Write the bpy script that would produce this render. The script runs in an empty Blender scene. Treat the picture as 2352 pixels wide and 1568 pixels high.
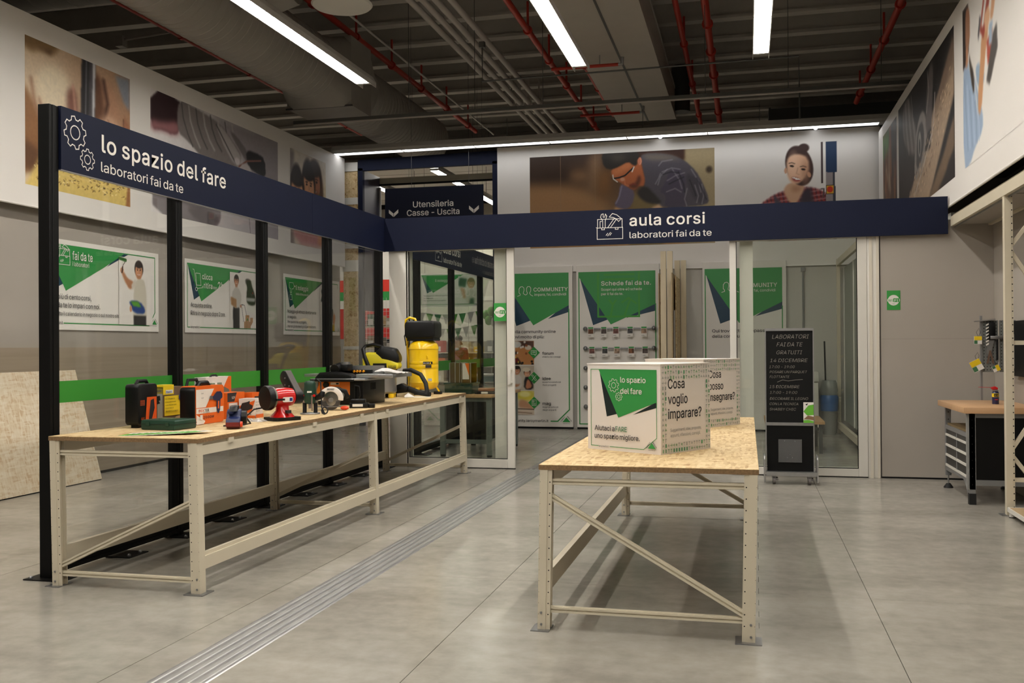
import bpy, bmesh, math, random
import numpy as np
from mathutils import Matrix, Vector

# ---------------------------------------------------------------- camera, world, exposure
SC = bpy.context.scene
COL = SC.collection
YAW, PITCH, ROLL = -0.239030178, 0.00479785623, -0.00668853353
_f = Vector((math.sin(YAW), math.cos(YAW), 0)); _r = Vector((math.cos(YAW), -math.sin(YAW), 0)); _u = Vector((0, 0, 1))
_f2 = _f*math.cos(PITCH) + _u*math.sin(PITCH); _u2 = _u*math.cos(PITCH) - _f*math.sin(PITCH)
_r3 = _r*math.cos(ROLL) + _u2*math.sin(ROLL); _u3 = _u2*math.cos(ROLL) - _r*math.sin(ROLL)
cd = bpy.data.cameras.new('camera'); cam = bpy.data.objects.new('camera', cd); COL.objects.link(cam)
cd.sensor_width = 36.0; cd.sensor_fit = 'HORIZONTAL'; cd.lens = 2215.993/2352*36.0; cd.clip_end = 200
m = Matrix.Identity(4)
for i in range(3):
    m[i][0] = _r3[i]; m[i][1] = _u3[i]; m[i][2] = -_f2[i]
m[2][3] = 1.6
cam.matrix_world = m
SC.camera = cam
W = bpy.data.worlds.new('world'); SC.world = W; W.use_nodes = True
W.node_tree.nodes['Background'].inputs[0].default_value = (0.9, 0.85, 0.75, 1)
W.node_tree.nodes['Background'].inputs[1].default_value = 0.015
vs = SC.view_settings
vs.view_transform = 'Standard'; vs.look = 'None'; vs.gamma = 1.0; vs.exposure = 0.58; vs.use_curve_mapping = False
cy = SC.cycles; cy.max_bounces = 6; cy.diffuse_bounces = 3; cy.glossy_bounces = 3; cy.transmission_bounces = 3; cy.transparent_max_bounces = 12; cy.caustics_reflective = False; cy.caustics_refractive = False
LAMP_COLOUR = (1.0, 0.955, 0.885)
LAMP_POWER = 30.0

# ---------------------------------------------------------------- helpers
def lin(c):
    return tuple((x/12.92 if x <= .04045 else ((x+.055)/1.055)**2.4) for x in c[:3])
MATS = {}
def mat(name, rgb=(.8, .8, .8), rough=.55, metal=0., var=0., scale=6., bump=0., spec=.5, emit=0., alpha=1., coat=0., stretch=None):
    if name in MATS: return MATS[name]
    ma = bpy.data.materials.new(name); ma.use_nodes = True; MATS[name] = ma
    nt = ma.node_tree; b = nt.nodes['Principled BSDF']; c = lin(rgb)
    b.inputs['Base Color'].default_value = (*c, 1); b.inputs['Roughness'].default_value = rough
    b.inputs['Metallic'].default_value = metal; b.inputs['Specular IOR Level'].default_value = spec
    if coat: b.inputs['Coat Weight'].default_value = coat; b.inputs['Coat Roughness'].default_value = .08
    if emit:
        b.inputs['Emission Color'].default_value = (*c, 1); b.inputs['Emission Strength'].default_value = emit
    if alpha < 1: b.inputs['Alpha'].default_value = alpha
    if var or bump:
        tc = nt.nodes.new('ShaderNodeTexCoord'); no = nt.nodes.new('ShaderNodeTexNoise')
        no.inputs['Scale'].default_value = scale; no.inputs['Detail'].default_value = 5
        if stretch:
            mp = nt.nodes.new('ShaderNodeMapping'); mp.inputs['Scale'].default_value = stretch
            nt.links.new(tc.outputs['Object'], mp.inputs[0]); nt.links.new(mp.outputs[0], no.inputs['Vector'])
        else: nt.links.new(tc.outputs['Object'], no.inputs['Vector'])
        if var:
            rp = nt.nodes.new('ShaderNodeValToRGB')
            rp.color_ramp.elements[0].position = .3; rp.color_ramp.elements[1].position = .7
            rp.color_ramp.elements[0].color = (*[x*(1-var) for x in c], 1); rp.color_ramp.elements[1].color = (*[min(1, x*(1+var)) for x in c], 1)
            nt.links.new(no.outputs['Fac'], rp.inputs[0]); nt.links.new(rp.outputs[0], b.inputs['Base Color'])
        if bump:
            bp = nt.nodes.new('ShaderNodeBump'); bp.inputs['Strength'].default_value = bump; bp.inputs['Distance'].default_value = .01
            nt.links.new(no.outputs['Fac'], bp.inputs['Height']); nt.links.new(bp.outputs[0], b.inputs['Normal'])
    return ma

class MB:
    """collects simple solids into one mesh"""
    def __init__(s): s.v = []; s.f = []
    def add(s, vs, fs, M=None):
        o = len(s.v)
        s.v += [tuple(M @ Vector(p)) if M is not None else tuple(p) for p in vs]
        s.f += [tuple(i+o for i in f) for f in fs]; return s
    def box(s, x0, x1, y0, y1, z0, z1, M=None):
        return s.add([(x0,y0,z0),(x1,y0,z0),(x1,y1,z0),(x0,y1,z0),(x0,y0,z1),(x1,y0,z1),(x1,y1,z1),(x0,y1,z1)],
                     [(3,2,1,0),(4,5,6,7),(0,1,5,4),(1,2,6,5),(2,3,7,6),(3,0,4,7)], M)
    def prism(s, poly, a, b, ax='y', M=None):
        """2-D outline extruded along an axis from a to b; outline is (x,z) for y, (y,z) for x, (x,y) for z"""
        n = len(poly)
        P = (lambda p, t: (p[0], t, p[1])) if ax == 'y' else ((lambda p, t: (t, p[0], p[1])) if ax == 'x' else (lambda p, t: (p[0], p[1], t)))
        vs = [P(p, a) for p in poly] + [P(p, b) for p in poly]
        fs = [tuple(range(n)), tuple(range(2*n-1, n-1, -1))] + [(i, n+i, n+(i+1) % n, (i+1) % n) for i in range(n)]
        return s.add(vs, fs, M)
    def tube(s, pts, r, n=8, M=None, cap=True):
        pts = [Vector(p) for p in pts]; rs = r if isinstance(r, (list, tuple)) else [r]*len(pts)
        vs = []; a = None
        for i, p in enumerate(pts):
            d = (pts[min(i+1, len(pts)-1)] - pts[max(i-1, 0)]).normalized()
            if a is None: a = d.cross(Vector((0,0,1)) if abs(d.z) < .9 else Vector((1,0,0))).normalized()
            else:
                a = a - d*a.dot(d); a = a.normalized() if a.length > 1e-5 else d.orthogonal().normalized()
            b = d.cross(a).normalized()
            vs += [p + a*math.cos(2*math.pi*k/n)*rs[i] + b*math.sin(2*math.pi*k/n)*rs[i] for k in range(n)]
        fs = [(i*n+k, i*n+(k+1) % n, (i+1)*n+(k+1) % n, (i+1)*n+k) for i in range(len(pts)-1) for k in range(n)]
        if cap: fs += [tuple(range(n-1, -1, -1)), tuple(range((len(pts)-1)*n, len(pts)*n))]
        return s.add(vs, fs, M)
    def cyl(s, p0, p1, r, n=16, M=None): return s.tube([p0, p1], r, n, M)
    def lathe(s, prof, n=24, c=(0,0,0), M=None):
        """prof: (radius, z) from bottom to top around z"""
        vs = [(c[0]+r*math.cos(2*math.pi*k/n), c[1]+r*math.sin(2*math.pi*k/n), c[2]+z) for r, z in prof for k in range(n)]
        fs = [(i*n+k, i*n+(k+1) % n, (i+1)*n+(k+1) % n, (i+1)*n+k) for i in range(len(prof)-1) for k in range(n)]
        fs += [tuple(range(n-1, -1, -1)), tuple(range((len(prof)-1)*n, len(prof)*n))]
        return s.add(vs, fs, M)
    def ball(s, c, rx, ry=None, rz=None, n=14, M=None):
        ry = ry or rx; rz = rz or rx; vs = []; h = n//2
        for i in range(h+1):
            t = math.pi*i/h - math.pi/2; q = max(math.cos(t), 1e-3)
            vs += [(c[0]+rx*q*math.cos(2*math.pi*k/n), c[1]+ry*q*math.sin(2*math.pi*k/n), c[2]+rz*math.sin(t)) for k in range(n)]
        fs = [(i*n+k, i*n+(k+1) % n, (i+1)*n+(k+1) % n, (i+1)*n+k) for i in range(h) for k in range(n)]
        return s.add(vs, fs, M)
    def bar(s, p0, p1, w, h, up=(0,0,1)):
        """rectangular bar from p0 to p1: w across, h along up"""
        p0 = Vector(p0); p1 = Vector(p1); d = (p1-p0).normalized(); a = d.cross(Vector(up)).normalized(); b = a.cross(d).normalized()
        vs = [p + a*i*w/2 + b*j*h/2 for p in (p0, p1) for i, j in ((-1,-1),(1,-1),(1,1),(-1,1))]
        return s.add(vs, [(0,1,2,3),(7,6,5,4),(0,4,5,1),(1,5,6,2),(2,6,7,3),(3,7,4,0)])
    def rbox(s, x0, x1, y0, y1, z0, z1, r, ax='y', n=4, M=None):
        """box whose outline seen along ax has rounded corners"""
        if ax == 'y': q = (x0, x1, z0, z1); a, b = y0, y1
        elif ax == 'x': q = (y0, y1, z0, z1); a, b = x0, x1
        else: q = (x0, x1, y0, y1); a, b = z0, z1
        return s.prism(rrect(*q, r, n), a, b, ax, M)
    def build(s, name, ma, parent=None, smooth=False, bevel=0, seg=2):
        me = bpy.data.meshes.new(name); me.from_pydata([tuple(v) for v in s.v], [], s.f)
        if bevel or smooth:
            bm = bmesh.new(); bm.from_mesh(me); bmesh.ops.recalc_face_normals(bm, faces=bm.faces)
            if bevel:
                ed = [e for e in bm.edges if len(e.link_faces) == 2 and e.calc_face_angle(0) > .6]
                bmesh.ops.bevel(bm, geom=ed, offset=bevel, segments=seg, profile=.5, affect='EDGES', clamp_overlap=True)
            bm.to_mesh(me); bm.free()
        else:
            bm = bmesh.new(); bm.from_mesh(me); bmesh.ops.recalc_face_normals(bm, faces=bm.faces); bm.to_mesh(me); bm.free()
        if smooth or bevel:
            me.polygons.foreach_set('use_smooth', [True]*len(me.polygons)); me.set_sharp_from_angle(angle=math.radians(38))
        return link(name, me, ma, parent)
def rrect(x0, x1, z0, z1, r, n=4):
    out = []
    for cx, cz, a in ((x1-r, z0+r, -90), (x1-r, z1-r, 0), (x0+r, z1-r, 90), (x0+r, z0+r, 180)):
        out += [(cx+r*math.cos(math.radians(a+90*k/n)), cz+r*math.sin(math.radians(a+90*k/n))) for k in range(n+1)]
    return out
def circ(cx, cz, r, n=20, a0=0, a1=360):
    k = n if abs(a1-a0) >= 360 else n+1
    return [(cx+r*math.cos(math.radians(a0+(a1-a0)*i/n)), cz+r*math.sin(math.radians(a0+(a1-a0)*i/n))) for i in range(k)]
def link(name, me, ma, parent=None):
    o = bpy.data.objects.new(name, me); COL.objects.link(o)
    if ma is not None: me.materials.append(ma)
    if parent is not None: o.parent = parent
    return o
def tag(o, label=None, cat=None, group=None, kind=None):
    if label: o['label'] = label
    if cat: o['category'] = cat
    if group: o['group'] = group
    if kind: o['kind'] = kind
    return o
def thing(name, label, cat, loc=(0,0,0), rz=0., group=None, kind=None):
    o = bpy.data.objects.new(name, None); COL.objects.link(o); o.empty_display_size = .1
    o.location = loc; o.rotation_euler = (0, 0, math.radians(rz))
    return tag(o, label, cat, group, kind)
def struct(o): o['kind'] = 'structure'; return o
def tree(root, loc=None, rz=None, label=None, parent=None):
    """copy of a thing with its parts and sub-parts (shares the meshes)"""
    c = root.copy(); COL.objects.link(c); c.parent = parent
    if loc is not None: c.location = loc
    if rz is not None: c.rotation_euler = (0, 0, math.radians(rz))
    if label: c['label'] = label
    for ch in list(root.children): tree(ch, parent=c)
    return c
def inst(src, name, loc, parent=None, rot=None):
    o = bpy.data.objects.new(name, src.data); COL.objects.link(o); o.parent = parent; o.location = loc
    if rot: o.rotation_euler = rot
    return o

_TX = {}
import os
try: FONT = bpy.data.fonts.load(os.path.join(bpy.utils.system_resource('DATAFILES', path='fonts'), 'Inter.woff2'))   # Blender's own interface typeface
except Exception: FONT = None
def text_geo(s, bold=0.):
    k = (s, bold)
    if k not in _TX:
        cu = bpy.data.curves.new('t', 'FONT'); cu.body = s; cu.size = 1
        if FONT: cu.font = FONT
        cu.resolution_u = 2; cu.offset = min(bold, .009)+.002; cu.space_character = 1.05 if bold > .008 else .99; cu.space_word = .7
        ob = bpy.data.objects.new('t', cu); me = bpy.data.meshes.new_from_object(ob)
        v = [(p.co.x, p.co.y) for p in me.vertices]; f = [tuple(p.vertices) for p in me.polygons]
        bpy.data.objects.remove(ob); bpy.data.curves.remove(cu); bpy.data.meshes.remove(me)
        x0 = min(p[0] for p in v); x1 = max(p[0] for p in v)
        _TX[k] = ([(p[0]-x0, p[1]) for p in v], f, x1-x0)
    return _TX[k]

class Sheet:
    """flat print on the front (-y) of a board; x to the reading right, z up; each layer a hair proud of the last"""
    def __init__(s, root, y): s.root = root; s.y = y; s.k = 0
    def _y(s): s.k += 1; return s.y - .0007*s.k
    def poly(s, pts, ma, name='printed_shape'):
        y = s._y(); me = bpy.data.meshes.new(name)
        ar = sum(pts[i][0]*pts[(i+1) % len(pts)][1]-pts[(i+1) % len(pts)][0]*pts[i][1] for i in range(len(pts)))
        if ar < 0: pts = pts[::-1]
        me.from_pydata([(p[0], y, p[1]) for p in pts], [], [tuple(range(len(pts)))])
        return link(name, me, ma, s.root)
    def multi(s, polys, ma, name='printed_pattern'):
        y = s._y(); v = []; f = []
        for p in polys:
            f.append(tuple(range(len(v), len(v)+len(p)))); v += [(q[0], y, q[1]) for q in p]
        me = bpy.data.meshes.new(name); me.from_pydata(v, [], f); return link(name, me, ma, s.root)
    def rect(s, x0, x1, z0, z1, ma, name='printed_shape'): return s.poly([(x0,z0),(x1,z0),(x1,z1),(x0,z1)], ma, name)
    def txt(s, t, x, z, size, ma, w=None, bold=0., align='l', slant=0., rot=0., name='lettering'):
        ww = text_geo(t, bold)[2]; k = (w/ww) if w else size
        W_ = ww*k; ox = x if align == 'l' else (x-W_/2 if align == 'c' else x-W_)
        size *= 1.22 if w else 1.0
        y = s._y(); cr, sr = math.cos(math.radians(rot)), math.sin(math.radians(rot)); out = None; done = ''
        for word in t.split(' '):
            v, f, wd = text_geo(word, bold); dx = text_geo(done+word, bold)[2]-wd; done += word+' '
            me = bpy.data.meshes.new(name); q = [(ox-x+(p[0]+dx)*k+p[1]*size*slant, p[1]*size) for p in v]
            me.from_pydata([(x+a*cr-b*sr, y, z+a*sr+b*cr) for a, b in q], [], f); out = link(name, me, ma, s.root)
        return out
    def lines(s, strokes, w, ma, name='line_icon'):
        y = s._y(); V = []; F = []
        for st in strokes:
            for a, b in zip(st[:-1], st[1:]):
                d = Vector((b[0]-a[0], b[1]-a[1]));
                if d.length < 1e-6: continue
                d.normalize(); n = Vector((-d.y, d.x))*w/2; e = d*w*.45
                q = [Vector(a)-e-n, Vector(b)+e-n, Vector(b)+e+n, Vector(a)-e+n]
                F.append(tuple(range(len(V), len(V)+4))); V += [(p.x, y-.00005*(len(F) % 12), p.y) for p in q]
        me = bpy.data.meshes.new(name); me.from_pydata(V, [], F); return link(name, me, ma, s.root)
    def photo(s, x0, z0, w, h, P, name='printed_photo'):
        y = s._y(); nx, nz = P.nx, P.nz
        xs, zs = np.meshgrid(np.linspace(x0, x0+w, nx), np.linspace(z0, z0+h, nz))
        v = np.stack([xs, np.full_like(xs, y), zs], -1).reshape(-1, 3)
        i = np.arange(nx*nz).reshape(nz, nx)
        f = np.stack([i[:-1,:-1], i[:-1,1:], i[1:,1:], i[1:,:-1]], -1).reshape(-1, 4)
        if P.keep is not None:
            f = f[(P.keep.reshape(-1)[f] > .5).all(1)]
        me = bpy.data.meshes.new(name); me.from_pydata(v.tolist(), [], f.tolist())
        at = me.color_attributes.new('ink', 'FLOAT_COLOR', 'POINT')
        c = np.clip(P.a, 0, 1); c = np.where(c <= .04045, c/12.92, ((c+.055)/1.055)**2.4)
        at.data.foreach_set('color', np.concatenate([c, np.ones((nz, nx, 1))], -1).astype(np.float32).reshape(-1))
        return link(name, me, photo_mat(), s.root)
def photo_mat():
    if 'printed_photo' in MATS: return MATS['printed_photo']
    ma = mat('printed_photo', (1,1,1), .5, spec=.35); nt = ma.node_tree
    at = nt.nodes.new('ShaderNodeAttribute'); at.attribute_name = 'ink'
    nt.links.new(at.outputs['Color'], nt.nodes['Principled BSDF'].inputs['Base Color']); return ma

class Paint:
    """an ink picture on a grid: x, z in 0..1 from the lower left; asp = width/height"""
    def __init__(s, asp, nz, bg=(.8,.8,.8)):
        s.asp = asp; s.nz = nz; s.nx = max(4, int(nz*asp)); s.x, s.z = np.meshgrid(np.linspace(0,1,s.nx), np.linspace(0,1,s.nz))
        s.a = np.zeros((s.nz, s.nx, 3)); s.a[:] = bg; s.keep = None
    def mix(s, m, c, al=1.): s.a += (np.array(c)-s.a)*(m*al)[...,None]; return m
    def vgrad(s, lo, hi): s.a[:] = np.array(lo) + (np.array(hi)-np.array(lo))*s.z[...,None]
    def hgrad(s, lo, hi): s.a[:] = np.array(lo) + (np.array(hi)-np.array(lo))*s.x[...,None]
    def mask(s, pts, soft=0., smooth=0):
        for _ in range(smooth):
            q = []
            for a, b in zip(pts, pts[1:]+pts[:1]): q += [(.75*a[0]+.25*b[0], .75*a[1]+.25*b[1]), (.25*a[0]+.75*b[0], .25*a[1]+.75*b[1])]
            pts = q
        ins = np.zeros(s.x.shape, bool)
        for (x0, z0), (x1, z1) in zip(pts, pts[1:]+pts[:1]):
            if z0 == z1: continue
            c = ((z0 > s.z) != (z1 > s.z)) & (s.x < (x1-x0)*(s.z-z0)/(z1-z0)+x0); ins ^= c
        m = ins.astype(float); k = int(round(soft*s.nz))
        for _ in range(2 if k else 0):
            for ax in (0, 1):
                p = np.pad(m, [(k, k) if i == ax else (0, 0) for i in (0, 1)], mode='edge'); cs = np.cumsum(p, ax)
                z_ = np.zeros_like(np.take(cs, [0], ax)); cs = np.concatenate([z_, cs], ax)
                n = m.shape[ax]; m = (np.take(cs, range(2*k+1, 2*k+1+n), ax)-np.take(cs, range(0, n), ax))/(2*k+1)
        return m
    def poly(s, pts, c, soft=.008, al=1., smooth=0): return s.mix(s.mask(pts, soft, smooth), c, al)
    def ell(s, cx, cz, rx, rz, c, soft=.15, rot=0., al=1.):
        dx = (s.x-cx)*s.asp; dz = s.z-cz; t = math.radians(rot); X = dx*math.cos(t)+dz*math.sin(t); Z = -dx*math.sin(t)+dz*math.cos(t)
        d = np.sqrt((X/(rx*s.asp))**2+(Z/rz)**2); return s.mix(np.clip((1+soft/2-d)/soft, 0, 1), c, al)
    def stroke(s, pts, w, c, soft=.5, al=1.):
        D = np.full(s.x.shape, 9.)
        for a, b in zip(pts[:-1], pts[1:]):
            ax, az, bx, bz = a[0]*s.asp, a[1], b[0]*s.asp, b[1]; L = (bx-ax)**2+(bz-az)**2+1e-9
            t = np.clip(((s.x*s.asp-ax)*(bx-ax)+(s.z-az)*(bz-az))/L, 0, 1)
            D = np.minimum(D, np.hypot(s.x*s.asp-ax-t*(bx-ax), s.z-az-t*(bz-az)))
        return s.mix(np.clip((w/2*(1+soft)-D)/(w*soft+1e-6), 0, 1), c, al)
    def grain(s, amp, seed=1, cell=1, sx=1., sz=1.):
        r = np.random.RandomState(seed); h = max(2, int(s.nz/cell*sz)); w = max(2, int(s.nx/cell*sx)); g = r.rand(h, w)-.5
        iz = np.linspace(0, h-1, s.nz); ix = np.linspace(0, w-1, s.nx); z0 = np.floor(iz).astype(int).clip(0, h-2); x0 = np.floor(ix).astype(int).clip(0, w-2)
        fz = (iz-z0)[:,None]; fx = (ix-x0)[None]
        n = (g[z0][:,x0]*(1-fz)*(1-fx)+g[z0+1][:,x0]*fz*(1-fx)+g[z0][:,x0+1]*(1-fz)*fx+g[z0+1][:,x0+1]*fz*fx)
        s.a *= (1+2*amp*n[...,None]); return n

# ---------------------------------------------------------------- shared materials
def glass_mat(name, tint=(.93,.96,.94), f0=.045, blend=1.0):
    """clear pane: transmits, and mirrors more towards grazing angles (Schlick), alike from both sides"""
    ma = bpy.data.materials.new(name); ma.use_nodes = True; nt = ma.node_tree; nt.nodes.clear()
    N = lambda t, **k: nt.nodes.new(t)
    out = N('ShaderNodeOutputMaterial'); mx = N('ShaderNodeMixShader'); tr = N('ShaderNodeBsdfTransparent'); gl = N('ShaderNodeBsdfGlossy'); ge = N('ShaderNodeNewGeometry')
    tr.inputs[0].default_value = (*tint, 1); gl.inputs['Roughness'].default_value = .01
    dp = N('ShaderNodeVectorMath'); dp.operation = 'DOT_PRODUCT'; nt.links.new(ge.outputs['Normal'], dp.inputs[0]); nt.links.new(ge.outputs['Incoming'], dp.inputs[1])
    def M(op, a, b=None):
        n = N('ShaderNodeMath'); n.operation = op
        for i, v in enumerate((a, b)):
            if v is None: continue
            if isinstance(v, (int, float)): n.inputs[i].default_value = v
            else: nt.links.new(v, n.inputs[i])
        return n.outputs[0]
    c = M('ABSOLUTE', dp.outputs['Value']); p = M('POWER', M('SUBTRACT', 1.0, c), 5.0); f = M('MULTIPLY', M('ADD', M('MULTIPLY', p, 1-f0), f0), blend)
    nt.links.new(f, mx.inputs[0]); nt.links.new(tr.outputs[0], mx.inputs[1]); nt.links.new(gl.outputs[0], mx.inputs[2]); nt.links.new(mx.outputs[0], out.inputs[0])
    MATS[name] = ma; return ma
def osb_mat(name, base, dark, light, scale=1.0):
    ma = mat(name, base, .62); nt = ma.node_tree; b = nt.nodes['Principled BSDF']
    tc = nt.nodes.new('ShaderNodeTexCoord'); cols = None
    def voro(sc, rot, sx, sy):
        mp = nt.nodes.new('ShaderNodeMapping'); mp.inputs['Rotation'].default_value = (rot, rot*.7, rot); mp.inputs['Scale'].default_value = (sx, sy, sx)
        nz = nt.nodes.new('ShaderNodeTexVoronoi'); nz.feature = 'F1'; nz.inputs['Scale'].default_value = sc
        nt.links.new(tc.outputs['Object'], mp.inputs[0]); nt.links.new(mp.outputs[0], nz.inputs['Vector']); return nz
    a = voro(15*scale, .35, 1.0, 4.5); c = voro(11*scale, -.6, 5.0, 1.0)
    mxv = nt.nodes.new('ShaderNodeMixRGB'); mxv.inputs[0].default_value = .5
    nt.links.new(a.outputs['Color'], mxv.inputs[1]); nt.links.new(c.outputs['Color'], mxv.inputs[2])
    bw = nt.nodes.new('ShaderNodeRGBToBW'); nt.links.new(mxv.outputs[0], bw.inputs[0])
    rp = nt.nodes.new('ShaderNodeValToRGB'); e = rp.color_ramp.elements
    e[0].position = .2; e[0].color = (*lin(dark), 1); e[1].position = .8; e[1].color = (*lin(light), 1); n_ = e.new(.42); n_.color = (*lin(base), 1)
    nt.links.new(bw.outputs[0], rp.inputs[0]); nt.links.new(rp.outputs[0], b.inputs['Base Color'])
    bp = nt.nodes.new('ShaderNodeBump'); bp.inputs['Strength'].default_value = .12; bp.inputs['Distance'].default_value = .004
    nt.links.new(bw.outputs[0], bp.inputs['Height']); nt.links.new(bp.outputs[0], b.inputs['Normal']); return ma
def concrete_mat():
    ma = mat('polished_concrete', (.70,.675,.63), .3); nt = ma.node_tree; b = nt.nodes['Principled BSDF']
    ge = nt.nodes.new('ShaderNodeNewGeometry')
    def nz(sc, det, st=(1,1,1)):
        mp = nt.nodes.new('ShaderNodeMapping'); mp.inputs['Scale'].default_value = st; n = nt.nodes.new('ShaderNodeTexNoise')
        n.inputs['Scale'].default_value = sc; n.inputs['Detail'].default_value = det; n.inputs['Roughness'].default_value = .6
        nt.links.new(ge.outputs['Position'], mp.inputs[0]); nt.links.new(mp.outputs[0], n.inputs['Vector']); return n
    a = nz(.9, 6, (.6, 1.4, 1)); c = nz(9, 5)
    mx = nt.nodes.new('ShaderNodeMixRGB'); mx.inputs[0].default_value = .3
    nt.links.new(a.outputs['Fac'], mx.inputs[1]); nt.links.new(c.outputs['Fac'], mx.inputs[2])
    rp = nt.nodes.new('ShaderNodeValToRGB'); e = rp.color_ramp.elements
    e[0].position = .36; e[0].color = (*lin((.545,.525,.485)), 1); e[1].position = .64; e[1].color = (*lin((.675,.655,.615)), 1)
    nt.links.new(mx.outputs[0], rp.inputs[0]); nt.links.new(rp.outputs[0], b.inputs['Base Color'])
    r2 = nt.nodes.new('ShaderNodeMapRange'); r2.inputs[3].default_value = .20; r2.inputs[4].default_value = .25
    nt.links.new(c.outputs['Fac'], r2.inputs[0]); nt.links.new(r2.outputs[0], b.inputs['Roughness']); return ma
GLASS = glass_mat('clear_glass', (.985,.99,.985), .04); CONC = concrete_mat()
BEIGE = mat('beige_powder_coat', (.83,.79,.70), .42, var=.03, scale=3)
NAVY = mat('navy_board', (.052,.08,.178), .6, spec=.22, var=.04, scale=2)
BLACK = mat('black_metal', (.045,.045,.045), .5, spec=.2, var=.05, scale=4)
WHITE = mat('white_print', (.92,.90,.87), .5); INK = mat('black_print', (.07,.07,.08), .5)
GREEN = mat('green_print', (.20,.58,.28), .45); LGREEN = mat('light_green_print', (.42,.72,.22), .45); DNAVY = mat('dark_blue_print', (.05,.225,.315), .45)
ALU = mat('brushed_aluminium', (.72,.72,.72), .32, .85, var=.06, scale=20, stretch=(1,12,1)); STEEL = mat('zinc_steel', (.62,.62,.62), .35, .8)
GREYW = mat('grey_wall_paint', (.665,.635,.595), .6, var=.02, scale=1.5); WFRAME = mat('white_door_frame', (.87,.855,.82), .38, var=.015, scale=2)
OSB = osb_mat('osb_board', (.80,.69,.50), (.65,.50,.32), (.87,.78,.61)); OSBP = osb_mat('pale_osb_board', (.86,.79,.67), (.80,.69,.55), (.90,.85,.76), .8)
EDGE = mat('osb_edge', (.52,.41,.28), .8, var=.25, scale=90); PLAST = mat('black_plastic', (.05,.05,.05), .4, spec=.35, var=.08, scale=20)
GPLAST = mat('dark_grey_plastic', (.18,.18,.18), .5); ORANGE = mat('orange_print', (.90,.40,.10), .45); YEL = mat('yellow_paint', (.98,.80,.04), .28, coat=.5)
GREY = mat('grey_paint', (.55,.55,.54), .45); RED = mat('red_paint', (.80,.07,.07), .25, coat=.6); DGREEN = mat('dark_green_plastic', (.10,.24,.18), .45, var=.05)
DGREY = mat('dark_grey_metal', (.30,.30,.30), .45, .3); PAPER = mat('white_paper', (.93,.91,.88), .7); BLUEP = mat('blue_plastic', (.12,.18,.40), .4); RUBBER = mat('black_rubber', (.06,.06,.06), .7)

# ================================================================ the setting
# ---- floor: concrete slabs with sawn joints
fl = struct(MB().box(-20, 10, -8, 42, -.08, -.012).build('floor', mat('joint_filler', (.22,.21,.2), .9)))
XC = [-20, -15, -11.5, -8.2, -5.15, -3.04, -1.62, .74, 3.1, 10]; YC = [-8, -1.5, 1.14, 3.78, 6.42, 9.06, 11.7, 14.34, 16.98, 19.62, 22.26, 24.9, 30, 36, 42]
for a, b in zip(XC[:-1], XC[1:]):
    for c, d in zip(YC[:-1], YC[1:]):
        MB().box(a+.002, b-.002, c+.0015, d-.0015, -.02, 0).build('floor_slab', CONC, fl)
# ---- metal joint cover running to the doors
jc = thing('floor_joint_cover', 'long ribbed aluminium cover strip across the concrete floor', 'floor strip', (-2.667, 0, 0))
MB().prism([(-.147,0),(.147,0),(.14,.004),(-.14,.004)], -2, 12.22, 'y').build('base_plate', ALU, jc)
for x, w in ((-.113,.022), (-.06,.034), (-.005,.03), (.05,.034), (.108,.03)):
    MB().prism([(x-w/2,.004),(x+w/2,.004),(x+w/2-.004,.0075),(x-w/2+.004,.0075)], -2, 12.22, 'y').build('raised_rib', mat('worn_aluminium', (.70,.70,.69), .40, .7, var=.12, scale=5, stretch=(6,.8,1)), jc)
jc2 = thing('threshold_strip', 'dull grey joint strip on the classroom floor beyond the doorway', 'floor strip', (-2.66, 12.26, 0))
MB().prism([(-.13,0),(.13,0),(.125,.004),(-.125,.004)], 0, 6.1, 'y').build('base_plate', mat('dull_grey_metal', (.55,.54,.52), .5, .4, var=.1, scale=3), jc2)
for x in (-.05, .03): MB().box(x-.02, x+.02, 0, 6.1, .004, .006).build('raised_rib', mat('dull_rib', (.48,.47,.45), .5, .4), jc2)
# ---- walls
wl = struct(MB().box(-8.3, -8.1, 2, 18.38, 0, 5.3).build('wall_left', GREYW))
MB().box(-8.1, -8.088, 2, 18.38, .035, 1.62).build('wainscot', mat('grey_oak_laminate', (.62,.565,.49), .5, var=.13, scale=1.6, stretch=(1,.28,9)), wl)
MB().box(-8.1, -8.092, 2, 18.38, 0, .035).build('skirting', BLACK, wl)
wb = struct(MB().box(-4.75, 2.5, 18.42, 18.6, 0, 5.45).build('wall_back', mat('classroom_wall', (.80,.785,.75), .6)))
wf = struct(MB().box(1.53, 2.9, 12.23, 12.33, 0, 3.05).build('wall_front', mat('panel_core', (.4,.38,.36), .8)))
MB().box(1.55, 2.789, 12.21, 12.23, .02, 1.6535).build('wall_panel', GREYW, wf); MB().box(1.55, 2.789, 12.21, 12.23, 1.655, 3.05).build('wall_panel', GREYW, wf)
MB().box(1.55, 2.789, 12.212, 12.23, 0, .018).build('skirting', BLACK, wf)
wr = struct(MB().box(2.79, 2.92, 2, 12.23, 0, 3.2).build('wall_right', GREYW))
struct(MB().box(2.36, 2.5, 12.34, 18.42, 0, 3.15).build('wall_classroom', mat('classroom_side_wall', (.74,.74,.70), .6)))
SHELLW = mat('far_store_wall', (.62,.60,.57), .7)
struct(MB().box(-20, 10, 41.8, 42, 0, 8.3).build('wall_store_back', SHELLW)); struct(MB().box(-20.2, -20, -8, 42, 0, 8.3).build('wall_store_left', SHELLW))
struct(MB().box(10, 10.2, -8, 42, 0, 8.3).build('wall_store_right', SHELLW)); struct(MB().box(-20, 10, -8.2, -8, 0, 8.3).build('wall_behind', SHELLW))
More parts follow.
